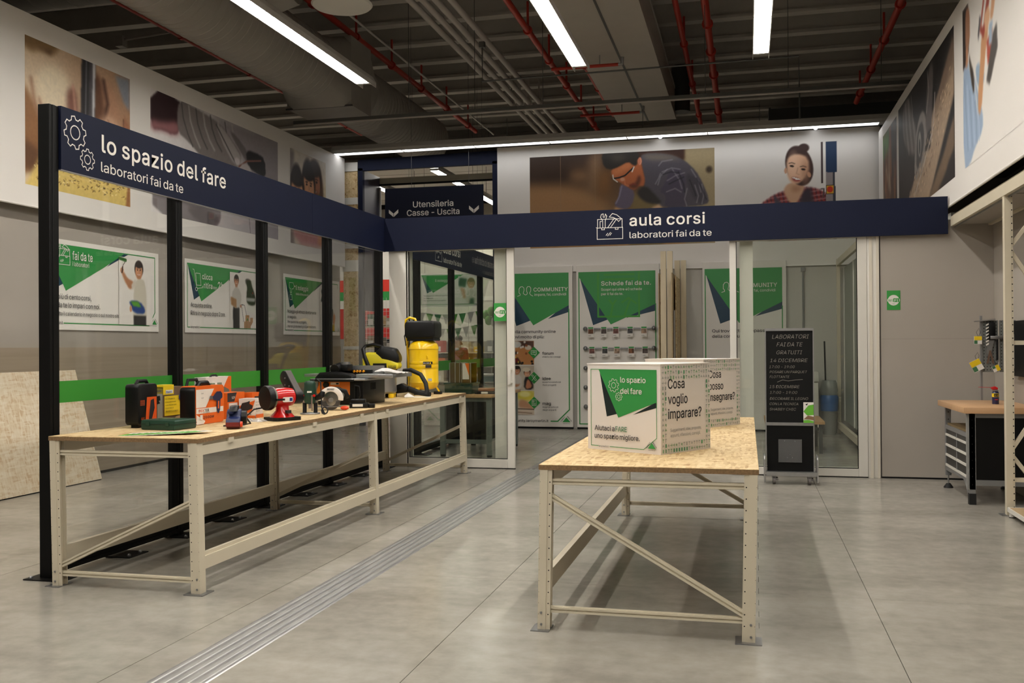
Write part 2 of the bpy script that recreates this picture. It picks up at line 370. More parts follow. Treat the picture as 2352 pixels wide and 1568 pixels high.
# ---- ceiling deck with purlins
ce = struct(MB().box(-20, 10, -8, 42, 8.15, 8.3).build('ceiling', mat('dark_roof_deck', (.45,.44,.425), .8, var=.06, scale=2)))
pm = MB().prism([(-.11,7.78),(-.11,7.72),(.11,7.72),(.11,7.78),(.05,7.80),(.05,8.15),(-.05,8.15),(-.05,7.80)], -20, 10, 'x')
PUR = mat('roof_beam', (.78,.755,.72), .75, var=.05, scale=3)
first = None
for k in range(34):
    y = 19.2 + 1.2*(k-22)
    if first is None: first = pm.build('roof_beam', PUR, ce); first.location = (0, y*1.033, 0)
    else: inst(first, 'roof_beam', (0, y*1.033, 0), ce)
# ---- services under the roof
DUCT = mat('grey_duct', (.62,.60,.57), .55, .25, var=.04, scale=4); DUCT2 = mat('pale_duct', (.72,.69,.65), .6, .15, var=.03, scale=3); PIPER = mat('red_pipe', (.72,.20,.13), .45); PIPEG = mat('grey_pipe', (.74,.71,.68), .5); COND = mat('dark_conduit', (.40,.40,.39), .45, .4)
d = thing('round_air_duct', 'big grey spiral air duct with a square chamber above the aisle', 'air duct', (-7.16, 0, 6.33))
def spiral(y0, y1, r, step=.16):
    pr = []; y = y0
    while y < y1-1e-6: pr += [(r, y), (r, y+step*.86), (r+.008, y+step*.9), (r+.008, y+step*.97)]; y += step
    pr.append((r, y1)); return pr
RX = Matrix.Rotation(-math.pi/2, 4, 'X')
MB().lathe(spiral(4.0, 14.9, .56), 28, M=RX).build('spiral_tube', DUCT, d, True)
MB().lathe(spiral(16.75, 21.0, .56), 28, M=RX).build('spiral_tube', DUCT, d, True)
MB().box(-.6, .6, 15.4, 16.3, -.58, .62).build('square_chamber', DUCT, d)
for a, b in ((14.9, 15.4), (16.75, 16.3)):
    t = MB(); n = 28; ring = [(.56*math.cos(2*math.pi*k/n), a, .56*math.sin(2*math.pi*k/n)) for k in range(n)]
    def sq(an):
        c, s_ = math.cos(an), math.sin(an); q = .6/max(abs(c), abs(s_)); return (c*q, b, s_*q)
    t.add(ring+[sq(2*math.pi*k/n) for k in range(n)], [(k, (k+1) % n, n+(k+1) % n, n+k) for k in range(n)]); t.build('transition_piece', DUCT, d, True)
for y in (15.4, 16.3): MB().box(-.62, .62, y-.015, y+.015, -.6, -.57).build('flange', DGREY, d)
MB().cyl((0,12.6,.2), (.9,12.6,.45), .3, 20).build('branch_stub', DUCT, d, True)
MB().lathe(spiral(-4.5, -.3, .5, .3), 24, M=Matrix.Translation((0,12.2,.82)) @ Matrix.Rotation(math.pi/2, 4, 'Y')).build('branch_duct', DUCT, d, True)
d = thing('rectangular_air_duct', 'wide pale rectangular air duct hanging under the roof', 'air duct', (-2.12, 14, 6.6))
MB().box(-.67, 0, -8, 7.6, 0, .62).build('duct_half', DUCT2, d); MB().box(.014, .63, -8, 7.6, 0, .62).build('duct_half', DUCT2, d)
MB().box(-.01, .024, -8, 7.6, -.012, .05).build('seam_gasket', DGREY, d); MB().box(.60, .64, -8, 7.6, .58, .64).build('top_flange', PIPEG, d); MB().cyl((.75,7.4,.1), (.75,7.4,1.1), .2, 18).build('riser', DGREY, d, True)
d = thing('dark_air_duct', 'dark grey air duct crossing above the plaid shirt photo', 'air duct', (0, 25, 7.05)); MB().box(.6, 9.5, 0, .8, 0, .45).build('duct_body', DGREY, d)
MB().box(.57, .62, -.02, .82, -.02, .47).build('flange', DGREY, d)
def pipe(name, x, y0, y1, z, r, ma, label, brackets=0):
    o = thing(name, label, 'pipe', (x, 0, z)); MB().cyl((0,y0,0), (0,y1,0), r, 12).build('tube', ma, o, True)
    for k in range(brackets):
        y = y0 + (k+.6)*(y1-y0)/brackets
        MB().lathe([(r, -.03), (r*1.5, -.03), (r*1.5, .03), (r, .03)], 12, M=Matrix.Translation((0,y,0)) @ RX).build('collar', ma, o)
        MB().cyl((0,y,r), (0,y,7.715-z), .022, 8).build('hanger', ma, o)
    return o
pipe('sprinkler_pipe', -6.83, 8, 24.2, 7.2, .055, PIPER, 'red sprinkler pipe passing beside the round diffuser', 9)
pipe('sprinkler_pipe', -3.74, 8, 25, 7.2, .055, PIPER, 'red sprinkler pipe right of the four grey pipes', 9)
pipe('sprinkler_pipe', -1.10, 8, 25, 7.2, .05, PIPER, 'red sprinkler pipe next to the rectangular duct', 6)
pipe('sprinkler_pipe', -.63, 8, 26, 7.2, .065, PIPER, 'thicker red sprinkler pipe with many collars beside its twin', 11)
pipe('sprinkler_pipe', 2.50, 8, 23.6, 7.2, .06, PIPER, 'red sprinkler pipe above the power saw banner', 8)
pipe('sprinkler_pipe', -8.7, 8, 21, 6.55, .035, PIPER, 'thin red sprinkler pipe hugging the spiral duct', 6)
pipe('sprinkler_pipe', -3.0, 17.4, 22.5, 7.0, .05, PIPER, 'short red sprinkler pipe at the edge of the pale duct', 3)
for i, (x, t) in enumerate(((-5.16,'first'), (-4.96,'second'), (-4.76,'third'), (-4.52,'fourth'))):
    pipe('heating_pipe', x, 8, 24.6, 7.1, .055, PIPEG, f'{t} of the four parallel light grey pipes, counted from the aisle', 2)
for x0, y, x1, z, t in ((-3.28, 16.5, -2.11, 6.42, 'near'), (-3.28, 19.5, -2.07, 6.30, 'far')):
    o = thing('sprinkler_branch', f'short red sprinkler branch below the pale duct, the {t} one', 'pipe', (x0, y, z)); MB().cyl((0,0,0), (x1-x0,0,0), .028, 10).build('tube', PIPER, o, True)
    MB().tube([(x1-x0,0,0), (x1-x0+.06,0,0), (x1-x0+.07,0,.12)], .03, 8).build('sprinkler_head', STEEL, o, True); MB().cyl((.85,0,.02), (.85,0,6.6-z), .008, 6).build('hanger', STEEL, o)
o = thing('sprinkler_branch', 'grey and red sprinkler branch near the left banner top', 'pipe', (-10.4, 14.5, 6.9)); MB().cyl((0,0,0), (.95,0,.06), .025, 8).build('tube', PIPEG, o, True); MB().cyl((.95,0,.06), (1.9,0,.14), .03, 8).build('tube', PIPER, o, True); MB().cyl((.95,0,.06), (.95,0,.3), .025, 8).build('hanger', PIPER, o, True); MB().box(-.08,.06,-.07,.07,-.12,.06).build('end_box', PIPEG, o)
o = thing('cable_conduit', 'slim grey cable rail spanning the hall below the roof', 'conduit', (-7.93, 16.0, 5.655)); MB().box(0, 10.6, -.03, .03, -.03, .03).build('rail', COND, o)
MB().box(0, 10.6, -.034, .0, -.05, -.03).build('lower_lip', PIPEG, o)
for x in (2.2, 3.4, 4.6, 7.3, 8.6, 10.0): MB().cyl((x,0,.03), (x,0,2.05), .006, 6).build('hanger_wire', COND, o)
o = thing('thin_conduit', 'thin dark conduit with a drop at each end above the classroom', 'conduit', (0, 16.5, 6.3)); MB().tube([(-4.53,0,.64), (-4.53,0,0), (.86,0,.03), (.87,0,-1.0)], .016, 8).build('tube', COND, o)
MB().box(-4.58, -4.48, -.04, .04, .60, .70).build('junction_box', COND, o)
pipe('drain_conduit', -6.3, 12.5, 24, 7.05, .02, PIPEG, 'thin pale conduit alongside the first red pipe', 0)
o = thing('ceiling_diffuser', 'round white ceiling air diffuser beside the first lamp line', 'air diffuser', (-5.39, 12.35, 6.3))
MB().lathe([(.40,0),(.42,.02),(.40,.05),(.33,.10),(.33,.40),(.31,.40),(.31,.09),(.36,.03)], 36).build('ring', WFRAME, o, True)
MB().lathe([(.01,.03),(.11,.03),(.12,.06),(.09,.09),(.01,.09)], 24).build('hub', WFRAME, o, True)
for k in range(6): MB().box(-.03, .03, .1, .33, .05, .07, Matrix.Rotation(k*math.pi/3, 4, 'Z')).build('vane', DGREY, o)
# ---- strip lamps: steel channel with bright lenses, cut-off skirts at both sides
LENS = mat('lamp_lens', (.9,.9,.9), .4)
b_ = LENS.node_tree.nodes['Principled BSDF']; b_.inputs['Emission Color'].default_value = (*LAMP_COLOUR, 1); b_.inputs['Emission Strength'].default_value = LAMP_POWER
HOUS = mat('lamp_housing', (.82,.81,.79), .5, .1)
LENS2 = mat('dim_lamp_lens', (.9,.9,.9), .4)
b_ = LENS2.node_tree.nodes['Principled BSDF']; b_.inputs['Emission Color'].default_value = (.95, .97, 1.0, 1); b_.inputs['Emission Strength'].default_value = 4.0
def strip(label, x, y0, y1, z, along='y', lens_m=None, wires=(), top=7.715):
    o = thing('strip_lamp', label, 'ceiling lamp', (x, y0, z), 0 if along == 'y' else -90); L = y1-y0
    MB().prism([(-.11,.0),(-.11,.07),(-.06,.16),(.06,.16),(.11,.07),(.11,.0),(.10,.0),(.10,.055),(-.10,.055),(-.10,0)], 0, L+.25, 'y').build('housing', HOUS, o)
    n = max(1, int(L/1.4)); w = L/n
    lens = None
    for k in range(n):
        if lens is None: lens = MB().box(-.062, .062, .008, w-.008, .018, .05).build('lamp_lens', lens_m or LENS, o)
        else: inst(lens, 'lamp_lens', (0, k*w, 0), o)
    for k in range(n+1): MB().box(-.1, .1, k*w-.008, k*w+.008, .0, .05).build('divider', HOUS, o)
    for y in (wires or [1.0+3*k for k in range(int(L/3))]): MB().cyl((0,y,.16), (0,y,top-z), .006, 6).build('suspension_wire', COND, o)
    return o
strip('long strip lamp above the glass walled aisle beside the left banner', -5.5, -3.0, 13.35, 5.5)
strip('long strip lamp over the middle of the floor between two benches', -2.25, -3.0, 13.3, 5.5, wires=(1.5, 4.5, 7.5))
strip('long strip lamp nearest the photo of the woman with a saw', .21, -3.0, 13.35, 5.5)
strip('strip lamp crossing the hall above the back banner', -8.05, 17.97, 28.3, 5.46, along='x', lens_m=LENS2, wires=(3.6, 6.2, 8.3), top=5.98)
strip('added strip lamp brightening the store, over the wire racks', -9.2, 20.5, 32.2, 5.7, wires=(5.6, 8.5, 11.0), top=6.62)  # extra lamp added for background brightness in the store
strip('strip lamp in the store seen over the hanging direction sign', -7.05, 21.4, 32.2, 5.7, wires=(4.6, 7.5, 10.0), top=6.62)
strip('added unseen strip lamp brightening the store, behind the left banner wall', -12.5, 20.5, 32.2, 5.7, wires=(5.6, 8.5, 11.0), top=6.62)  # unseen lamp added because the store came out too dark
for x, t in ((-1.55, 'above the bending man photo'), (1.23, 'above the smiling woman photo')):
    o = thing('spot_lamp', f'small bright spot lamp {t}', 'spot lamp', (x, 18.21, 5.5))
    MB().lathe([(.03,.10),(.05,.08),(.085,.0),(.08,.0),(.045,.07),(.02,.09)], 20).build('reflector', STEEL, o, True)
    MB().ball((0,0,.012), .045, n=12).build('bulb', LENS2, o, True); MB().tube([(0,0,.085), (0,-.06,.07), (0,-.125,.03)], .012, 8).build('stem', COND, o)

# ================================================================ signs, glazing, portal, banners
def gear(cx, cz, r, teeth=8, rot=11, hole=.42):
    pts = []
    for k in range(teeth):
        a = 360/teeth*k + rot
        for da, q in ((-15, .80), (-8, 1.0), (8, 1.0), (15, .80)): t = math.radians(a+da); pts.append((cx+r*q*math.cos(t), cz+r*q*math.sin(t)))
    return [pts+pts[:1], circ(cx, cz, r*hole, 20)+circ(cx, cz, r*hole, 20)[:1]]
def toolbox(x, z, w, h):
    P = lambda a, b: (x+a*w, z+b*h)
    return [[P(.03,.02),P(.97,.02),P(.97,.45),P(.03,.45),P(.03,.02)], [P(.0,.47),P(.03,.45)], [P(.05,.45),P(.05,.78),P(.95,.78),P(.95,.45)],
            [P(.14,.45),P(.14,.70),P(.20,.70)], [P(.2,.45),P(.2,.38),P(.3,.38),P(.3,.45)], [P(.7,.45),P(.7,.38),P(.8,.38),P(.8,.45)],
            [P(.24,.45),P(.24,.72),P(.16,.86),P(.19,.97),P(.26,.99),P(.26,.86),P(.31,.86),P(.34,.98),P(.39,.90),P(.36,.80),P(.33,.72),P(.33,.45)],
            [P(.42,.45),P(.66,.80)], [P(.52,.45),P(.74,.76)], [P(.48,.86),P(.60,.99),P(.76,.93),P(.93,.78),P(.82,.68),P(.74,.78),P(.62,.84),P(.48,.86)],
            [P(.36,.16),P(.42,.24)], [P(.42,.14),P(.52,.27)], [P(.5,.16),P(.56,.24)]]
def logo(S, cx, z, w):
    S.poly([(cx-w*.40, z), (cx+w*.40, z), (cx, z+w*.46)], GREEN, 'logo_triangle')
    S.txt('LEROY', cx-w*.50, z+w*.03, w*.17, INK, w=w*.60, bold=.03, rot=50); S.txt('MERLIN', cx+w*.055, z+w*.53, w*.17, INK, w=w*.62, bold=.03, rot=-50)
    S.txt('Voglia di fare casa', cx-w*.35, z-w*.16, w*.11, INK, w=w*.7)
# ---- glazed partition, aisle side
XP = -4.72
POSTS = [5.77, 7.31, 8.84, 10.40, 12.02]
def partition(label, ys, first_tall, y_end):
    o = thing('glass_partition', label, 'glass partition', (XP, ys[0], 0))
    for i, y in enumerate(ys):
        yy = y-ys[0]; top = 3.315 if (first_tall and i == 0) else 2.95; w = .09 if i or not first_tall else .095
        p = MB().box(-.092, 0, yy, yy+w, .008, top).box(.0, .004, yy+.03, yy+.06, .01, top).build('post', BLACK, o, bevel=.003, seg=1)
        MB().prism([(-.17,0),(.14,0),(.14,.008),(-.17,.008)], yy-.07, yy+.16, 'y').build('base_plate', BLACK, p)
        for bx, by in ((-.13,-.04), (.10,-.04), (-.13,.13), (.10,.13)): MB().lathe([(.014,.008),(.014,.018),(.008,.024)], 8, (bx, yy+by, 0)).build('bolt', STEEL, p)
    e = ys[1:] + ([y_end] if y_end else [])
    for a, b in zip(ys, e):
        a = a-ys[0]+.09; b = b-ys[0]; mid = (a+b)/2
        MB().box(-.08, -.008, a, b, .03, .125).box(-.02, .0, a, b, .03, .06).build('bottom_rail', BLACK, o)
        MB().box(-.09, .13, mid-.12, mid+.12, 0, .008).build('base_plate', BLACK, o)
        for q in (-.07, .07): MB().lathe([(.014,.008),(.014,.018),(.008,.024)], 8, (.09, mid+q, 0)).build('bolt', STEEL, o)
        g = MB().box(-.055, -.045, a, b, .125, 2.92).build('glass_pane', GLASS, o)
        MB().box(-.0445, -.0435, a+.004, b-.004, 1.217, 1.372).build('green_safety_band', mat('green_film', (.22,.56,.19), .5), g)
partition('black framed glass partition with green band along the tool bench', POSTS, True, None)
partition('black framed glass partition beside the classroom work table', [13.55, 15.27, 17.05], False, 18.4)
# ---- long navy sign over the partition
o = thing('fascia_sign', 'long navy sign with two gears and large white lettering over the glass partition', 'sign', (-4.70, 5.866, 2.872), 90)
MB().box(0, 4.055, 0, .03, 0, .448).build('sign_board', NAVY, o); MB().box(4.058, 6.288, 0, .03, 0, .448).build('sign_board', NAVY, o)
MB().box(0, 6.25, .001, .03, -.006, 0).build('edge_trim', ALU, o)
S = Sheet(o, 0)
S.lines(gear(.147, .288, .118), .0075, WHITE, 'gear_icon'); S.lines(gear(.279, .118, .078, rot=0), .0065, WHITE, 'gear_icon')
S.txt('lo spazio del fare', .44, .208, .205, WHITE, w=1.775, bold=.012); S.txt('laboratori fai da te', .43, .058, .118, WHITE, w=1.085)
def aula(o, x):
    S = Sheet(o, 0); S.lines(toolbox(x, .062, .345, .33), .0075, WHITE, 'toolbox_icon')
    S.txt('aula corsi', x+.42, .225, .215, WHITE, w=.93, bold=.012); S.txt('laboratori fai da te', x+.42, .07, .125, WHITE, w=1.01)
o = thing('fascia_sign', 'long navy sign with white toolbox icon above the classroom doors', 'sign', (-4.698, 12.12, 2.875))
MB().box(0, 3.50, 0, .035, 0, .437).build('sign_board', NAVY, o); MB().box(3.503, 6.983, 0, .035, 0, .437).build('sign_board', NAVY, o); aula(o, 2.853)
o = thing('fascia_sign', 'navy toolbox sign seen through the sliding door glass', 'sign', (-4.70, 12.36, 2.875), 90)
MB().box(0, 6.0, 0, .03, 0, .437).build('sign_board', NAVY, o); aula(o, 1.92)
# ---- classroom front: posts, doors, fixed panes
tr = struct(MB().box(-4.655, -4.42, 12.165, 12.36, 0, 2.95).build('trim_1', WFRAME, bevel=.006)); MB().box(-4.425, -4.405, 12.19, 12.26, 0, 2.95).build('seal', BLACK, tr)
tr = struct(MB().box(1.396, 1.535, 12.20, 12.36, 0, 3.0).build('trim_2', WFRAME, bevel=.004)); MB().box(1.42, 1.455, 12.188, 12.20, 0, 3.0).build('channel', mat('cream_channel', (.86,.83,.77), .45), tr); MB().box(1.50,1.53,12.185,12.2,0,3.0).build('channel', MATS['cream_channel'], tr)
struct(MB().box(-4.655, 1.535, 12.17, 12.40, 2.98, 3.2).build('trim_3', WFRAME))
GLASSD = glass_mat('door_glass', (.97,.985,.965), .038, 1.0)
def leaf(name, x0, x1, y, sl, sr_, rail, hx, handle=True):
    o = thing(name, None, None, (x0, y, 0), kind='structure'); w = x1-x0
    MB().box(0, sl, 0, .045, .012, 2.97).build('stile', WFRAME, o, bevel=.003, seg=1); MB().box(w-sr_, w, 0, .045, .012, 2.97).build('stile', WFRAME, o, bevel=.003, seg=1)
    MB().box(sl, w-sr_, 0, .045, .012, rail).build('bottom_rail', WFRAME, o, bevel=.003, seg=1); MB().box(sl, w-sr_, 0, .045, 2.87, 2.97).build('top_rail', WFRAME, o)
    for a, b, c, d in ((sl, w-sr_, rail, rail+.008), (sl, sl+.008, rail, 2.87), (w-sr_-.008, w-sr_, rail, 2.87)): MB().box(a, b, .012, .03, c, d).build('gasket', BLACK, o)
    MB().box(sl, w-sr_, .018, .028, rail, 2.87).build('glass_pane', GLASSD, o)
    MB().box(0, w, .01, .035, 0, .012).build('bottom_seal', BLACK, o)
    if handle:
        h = MB().box(hx-.02, hx+.02, -.05, -.035, 1.10, 1.33).build('handle', WFRAME, o, bevel=.004)
        for z in (1.12, 1.29): MB().box(hx-.02, hx+.03, -.035, 0, z, z+.025).build('bracket', WFRAME, h)
    return o
d1 = leaf('door_1', -4.415, -2.94, 12.19, .02, .10, .127, 1.415)
d2 = leaf('door_2', -.204, 1.394, 12.19, .078, .108, .105, .04)
def wifi(S, x, z, w, h):
    S.rect(x, x+w, z, z+h, mat('wifi_green', (.20,.60,.25), .5), 'printed_panel'); cx = x+w/2; cz = z+h*.5; r = w*.42
    S.poly(circ(cx, cz, r, 24), WHITE, 'white_disc'); S.poly(rrect(cx-r*1.12, cx+r*1.12, cz-r*.42, cz+r*.42, r*.4), WHITE, 'white_pill')
    S.txt('Wi', cx-r*.98, cz-r*.28, r*.75, MATS['wifi_green'], w=r*.78, bold=.04); S.poly(rrect(cx-r*.08, cx+r*1.0, cz-r*.36, cz+r*.36, r*.16), MATS['wifi_green'], 'green_pill'); S.txt('Fi', cx+r*.12, cz-r*.28, r*.75, WHITE, w=r*.62, bold=.04)
    S.txt('FREE', cx, cz-r*.78, r*.28, MATS['wifi_green'], align='c')
st = MB().box(1.20, 1.365, .0155, .0175, 1.928, 2.163).build('wifi_sticker', MATS.get('wifi_green') or mat('wifi_green', (.20,.60,.25), .5), d1)
S = Sheet(st, .0155); wifi(S, 1.20, 1.928, .165, .235)
for nm, x0, x1, a, b in (('window_1', -4.40, -3.045, .02, .185), ('window_2', -.085, 1.39, .16, .02)):
    o = thing(nm, None, None, (x0, 12.29, 0), kind='structure'); w = x1-x0
    MB().box(0, a, 0, .045, .012, 2.97).build('stile', WFRAME, o); MB().box(w-b, w, 0, .045, .012, 2.97).build('stile', WFRAME, o); MB().box(a, w-b, 0, .045, .012, .11).build('bottom_rail', WFRAME, o)
    MB().box(a, w-b, .018, .028, .11, 2.97).build('glass_pane', GLASSD, o)
o = thing('wifi_sign', 'green wifi sign on the grey wall panel', 'sign', (1.619, 12.21, 2.0)); MB().box(0, .15, -.004, 0, 0, .23).build('sign_panel', MATS['wifi_green'], o); wifi(Sheet(o, -.004), 0, 0, .15, .23)
# ---- navy portal to the store
o = thing('portal_frame', 'tall navy portal frame at the end of the aisle', 'portal', (-7.70, 18.40, 0))
MB().box(0, .10, 0, .10, 0, 5.25).build('jamb', NAVY, o); MB().box(2.84, 2.945, 0, .06, 0, 5.25).build('jamb', NAVY, o)
MB().prism([(0,5.20),(2.945,5.20),(2.945,5.46),(0,5.42)], 0, .1, 'y').build('header', NAVY, o)
LIN = mat('plum_lining', (.30,.29,.36), .35); MB().box(.08, .10, .1, .96, 2.35, 5.22).build('lining', LIN, o); MB().box(.09, 2.84, .9, .94, 5.03, 5.07).build('rear_header', BLACK, o)
MB().box(.09, .13, .92, .96, 2.35, 5.0).build('rear_post', WFRAME, o); MB().box(.10, 2.84, .94, 1.0, 5.08, 5.2).build('rear_soffit', mat('cream_paint', (.80,.77,.68), .6), o)
o = thing('hanging_sign', 'navy hanging direction sign with two white arrows in the portal', 'sign', (-7.04, 18.2, 4.05)); MB().box(0, 2.045, 0, .03, 0, .72).build('sign_board', mat('dark_navy_board', (.05,.07,.15), .55, spec=.25), o)
S = Sheet(o, 0); S.txt('Utensileria', .592, .325, .185, WHITE, w=.842, bold=.006); S.txt('Casse - Uscita', .463, .16, .185, WHITE, w=1.095, bold=.006)
for x, z in ((.183, .19), (1.855, .205)):
    S.multi([[(x-.1,z+.04),(x-.005,z-.04),(x-.005,z+.03),(x-.1,z+.11)], [(x+.005,z-.04),(x+.1,z+.04),(x+.1,z+.11),(x+.005,z+.03)]], WHITE, 'arrow')
for x in (.56, 1.75): MB().cyl((x,.015,.72), (x,.015,4.09), .004, 6).build('wire', COND, o)
# ---- OSB infill between aisle wall and portal
o = thing('osb_infill', 'narrow column of framed OSB patches between banner and portal', 'wall infill', (-8.05, 18.40, 0))
for a, b in ((.02,1.55),(1.62,3.15),(3.38,3.62),(3.72,4.25),(4.42,4.52),(4.66,5.2)): MB().box(.02, .33, .02, .04, a, b).build('osb_patch', OSB, o)
MB().box(0, .34, .04, .08, 0, 5.38).build('back_board', mat('cream_paint', (.80,.77,.68), .6), o)
for a, b in ((1.55,1.62),(3.15,3.38),(3.62,3.72),(4.25,4.42),(4.52,4.66),(5.2,5.38)): MB().box(0, .34, 0, .04, a, b).build('batten', WFRAME, o)

# ---------------------------------------------------------------- printed fabric banners
BAN = (.925,.905,.88)
FAB = mat('banner_fabric', BAN, .5, spec=.35, var=.012, scale=1.2)
def banner(label, loc, rz, L, H):
    o = thing('fabric_banner', label, 'banner', loc, rz); MB().box(0, L, 0, .012, 0, H).build('fabric', FAB, o)
    MB().cyl((0,.008,.0), (L,.008,.0), .014, 8).build('hem_tube', FAB, o, True); MB().box(0, L, .012, .05, H-.05, H-.005).build('hanging_rail', HOUS, o); return o, Sheet(o, 0)
SK = (.86,.66,.50); SKD = (.62,.40,.27); HAIR = (.17,.11,.08)
def face(P, cx, cz, r, skin, hair=None, beard=False, asp=1., tilt=0.):
    """small printed portrait"""
    q = r/P.asp
    if hair: P.ell(cx, cz+r*.25, q*.98, r*1.12, hair, .2, tilt)
    P.ell(cx, cz-r*.08, q*.78, r*1.0, skin, .2, tilt); P.ell(cx-q*.35, cz-r*.1, q*.4, r*.8, tuple(min(1,c*1.08) for c in skin), 1., tilt, .6)
    if hair: P.ell(cx, cz+r*.78, q*.80, r*.42, hair, .3, tilt)
    for s_ in (-1, 1): P.ell(cx+s_*q*.30, cz+r*.10, q*.13, r*.07, (.2,.14,.12), .5, tilt); P.stroke([(cx+s_*q*.16,cz+r*.26),(cx+s_*q*.46,cz+r*.25)], r*.07, (.25,.16,.12))
    P.stroke([(cx,cz+r*.05),(cx+q*.08,cz-r*.25)], r*.05, tuple(c*.82 for c in skin)); P.stroke([(cx-q*.26,cz-r*.50),(cx,cz-r*.58),(cx+q*.26,cz-r*.48)], r*.10, (.95,.90,.88)); P.stroke([(cx-q*.26,cz-r*.56),(cx,cz-r*.66),(cx+q*.26,cz-r*.54)], r*.05, (.65,.25,.22))
    if beard: P.ell(cx, cz-r*.72, q*.6, r*.35, tuple(c*.55 for c in skin), .8, al=.7)
o, S = banner('long white left wall banner with photos of drilling and a gloved hand', (-7.95, 4.0, 3.24), 90, 14.3, 2.20)
# hands drilling into wood
P = Paint(1.12, 150, (.80,.70,.58)); P.hgrad((.86,.77,.65), (.70,.54,.42))
P.poly([(0,1.02),(.30,1.02),(.26,.95),(.12,.93),(.05,.90),(0,.92)], (.50,.38,.22), .02); P.poly([(.10,.95),(.24,.97),(.22,.93)], (.36,.25,.14), .015)
P.poly([(0,.66),(.05,.60),(.12,.50),(.20,.40),(.28,.28),(.24,.2),(0,.08)], (.58,.40,.24), .02); P.poly([(0,.30),(.10,.26),(.2,.16),(.1,.1),(0,.1)], (.40,.26,.15), .03)
P.poly([(.14,.84),(.30,.88),(.40,.80),(.42,.66),(.40,.52),(.34,.40),(.22,.46),(.12,.56),(.06,.70)], (.93,.86,.74), .035, smooth=2); P.stroke([(.05,.72),(.08,.56),(.14,.44)], .022, (.64,.47,.36), 2); P.stroke([(.12,.60),(.16,.48),(.24,.36)], .02, (.70,.54,.43), 2)
P.poly([(.36,.74),(.44,.78),(.47,.62),(.46,.46),(.52,.34),(.44,.32),(.40,.44),(.36,.58)], (.52,.34,.28), .018, smooth=1); P.stroke([(.42,.78),(.44,.60),(.46,.44)], .018, (.78,.58,.50), 1.5); P.stroke([(.46,.50),(.48,.42)], .02, (.80,.60,.56), 1.2)
P.poly([(.58,.96),(.70,.92),(.76,.74),(.70,.55),(.60,.50),(.57,.7)], (.42,.27,.18), .02, smooth=1); P.poly([(.70,.94),(.84,.86),(.90,.70),(.86,.58),(.74,.62),(.72,.76)], (.74,.56,.44), .025, smooth=1); P.stroke([(.72,.90),(.76,.74),(.72,.60)], .03, (.28,.16,.11), 1.5)
P.poly([(.66,.56),(.74,.66),(.84,.64),(.92,.55),(.92,.44),(.84,.32),(.70,.36),(.62,.44)], (.86,.70,.59), .025, smooth=2); P.stroke([(.76,.62),(.84,.54),(.90,.46)], .01, (.66,.48,.39), 1.5); P.stroke([(.93,.66),(.94,.50),(.88,.34)], .016, (.30,.18,.12), 1); P.poly([(.93,.70),(1,.62),(1,.32),(.92,.36)], (.66,.44,.32), .015); P.poly([(.84,.98),(1,1.0),(1,.74),(.93,.80)], (.56,.58,.62), .012); P.poly([(.56,.5),(.66,.5),(.62,.3),(.54,.3)], (.26,.16,.12), .02)
P.poly([(.485,.44),(.625,.42),(.64,1.02),(.505,1.02)], (.15,.14,.15), .004); P.poly([(.595,.42),(.622,.42),(.638,1.02),(.61,1.02)], (.86,.86,.88), .008); P.poly([(.57,.43),(.59,.43),(.605,1.02),(.585,1.02)], (.42,.40,.42), .01); P.stroke([(.535,.46),(.55,1.0)], .014, (.40,.40,.42), 1)
P.poly([(.51,.36),(.60,.35),(.61,.43),(.51,.44)], (.30,.25,.22), .004); P.stroke([(.53,.37),(.60,.36)], .008, (.75,.66,.60)); P.stroke([(.555,.37),(.56,.14)], .035, (.70,.66,.62), .4); P.stroke([(.545,.36),(.55,.15)], .012, (.34,.30,.27))
P.poly([(0,0),(1,0),(1,.16),(.8,.22),(.55,.24),(.3,.26),(.14,.24),(.05,.08)], (.88,.77,.45), .012); P.poly([(.3,.28),(.62,.28),(.66,.17),(.36,.18)], (.40,.28,.16), .03)
rs = np.random.RandomState(4)
for k in range(260):
    x, z = rs.rand()*.88+.08, rs.rand()**1.4*.2+.05; c = [(.30,.20,.09),(.97,.90,.66),(.70,.56,.28),(.48,.35,.18),(.93,.82,.50)][k % 5]; q = rs.rand()*3; P.stroke([(x,z),(x+.018*math.cos(q),z+.009*math.sin(q))], .007, c)
P.poly([(.95,0),(1,0),(1,.30),(.975,.2)], (.62,.42,.26), .008); P.grain(.035, 3, 2); S.photo(5.33, .24, 1.92, 1.70, P)
# gloved hand and sleeve
P = Paint(2.16, 150, (.78,.75,.75)); P.hgrad((.93,.91,.90), (.64,.61,.63))
def gq(*pts):
    """sketch points (u to the right, v down, on the slanted view of the sheet) to sheet fractions"""
    out = []
    for u, v in pts:
        t = (u/1.5628-343)/294; py = 60+v/1.5628; yt = 202+120*t; yb = 485+64*t; out.append((.78*t/(1-.22*t), 1-(py-yt)/(yb-yt)))
    return out
P.poly(gq((760,320),(993,405),(1003,560),(900,560),(860,440)), (.60,.57,.58), .03); P.poly(gq((537,222),(642,262),(650,300),(640,385),(615,388),(585,372),(537,366)), (.20,.12,.13), .008, smooth=1); P.poly(gq((537,330),(580,345),(640,340),(642,388),(610,390),(585,374),(537,374)), (.62,.42,.43), .02, smooth=1)
P.poly(gq((640,262),(690,285),(740,315),(780,340),(810,370),(835,410),(865,450),(862,490),(850,505),(800,500),(760,480),(720,470),(690,430),(660,400),(640,385),(632,330)), (.50,.47,.46), .006, smooth=1)
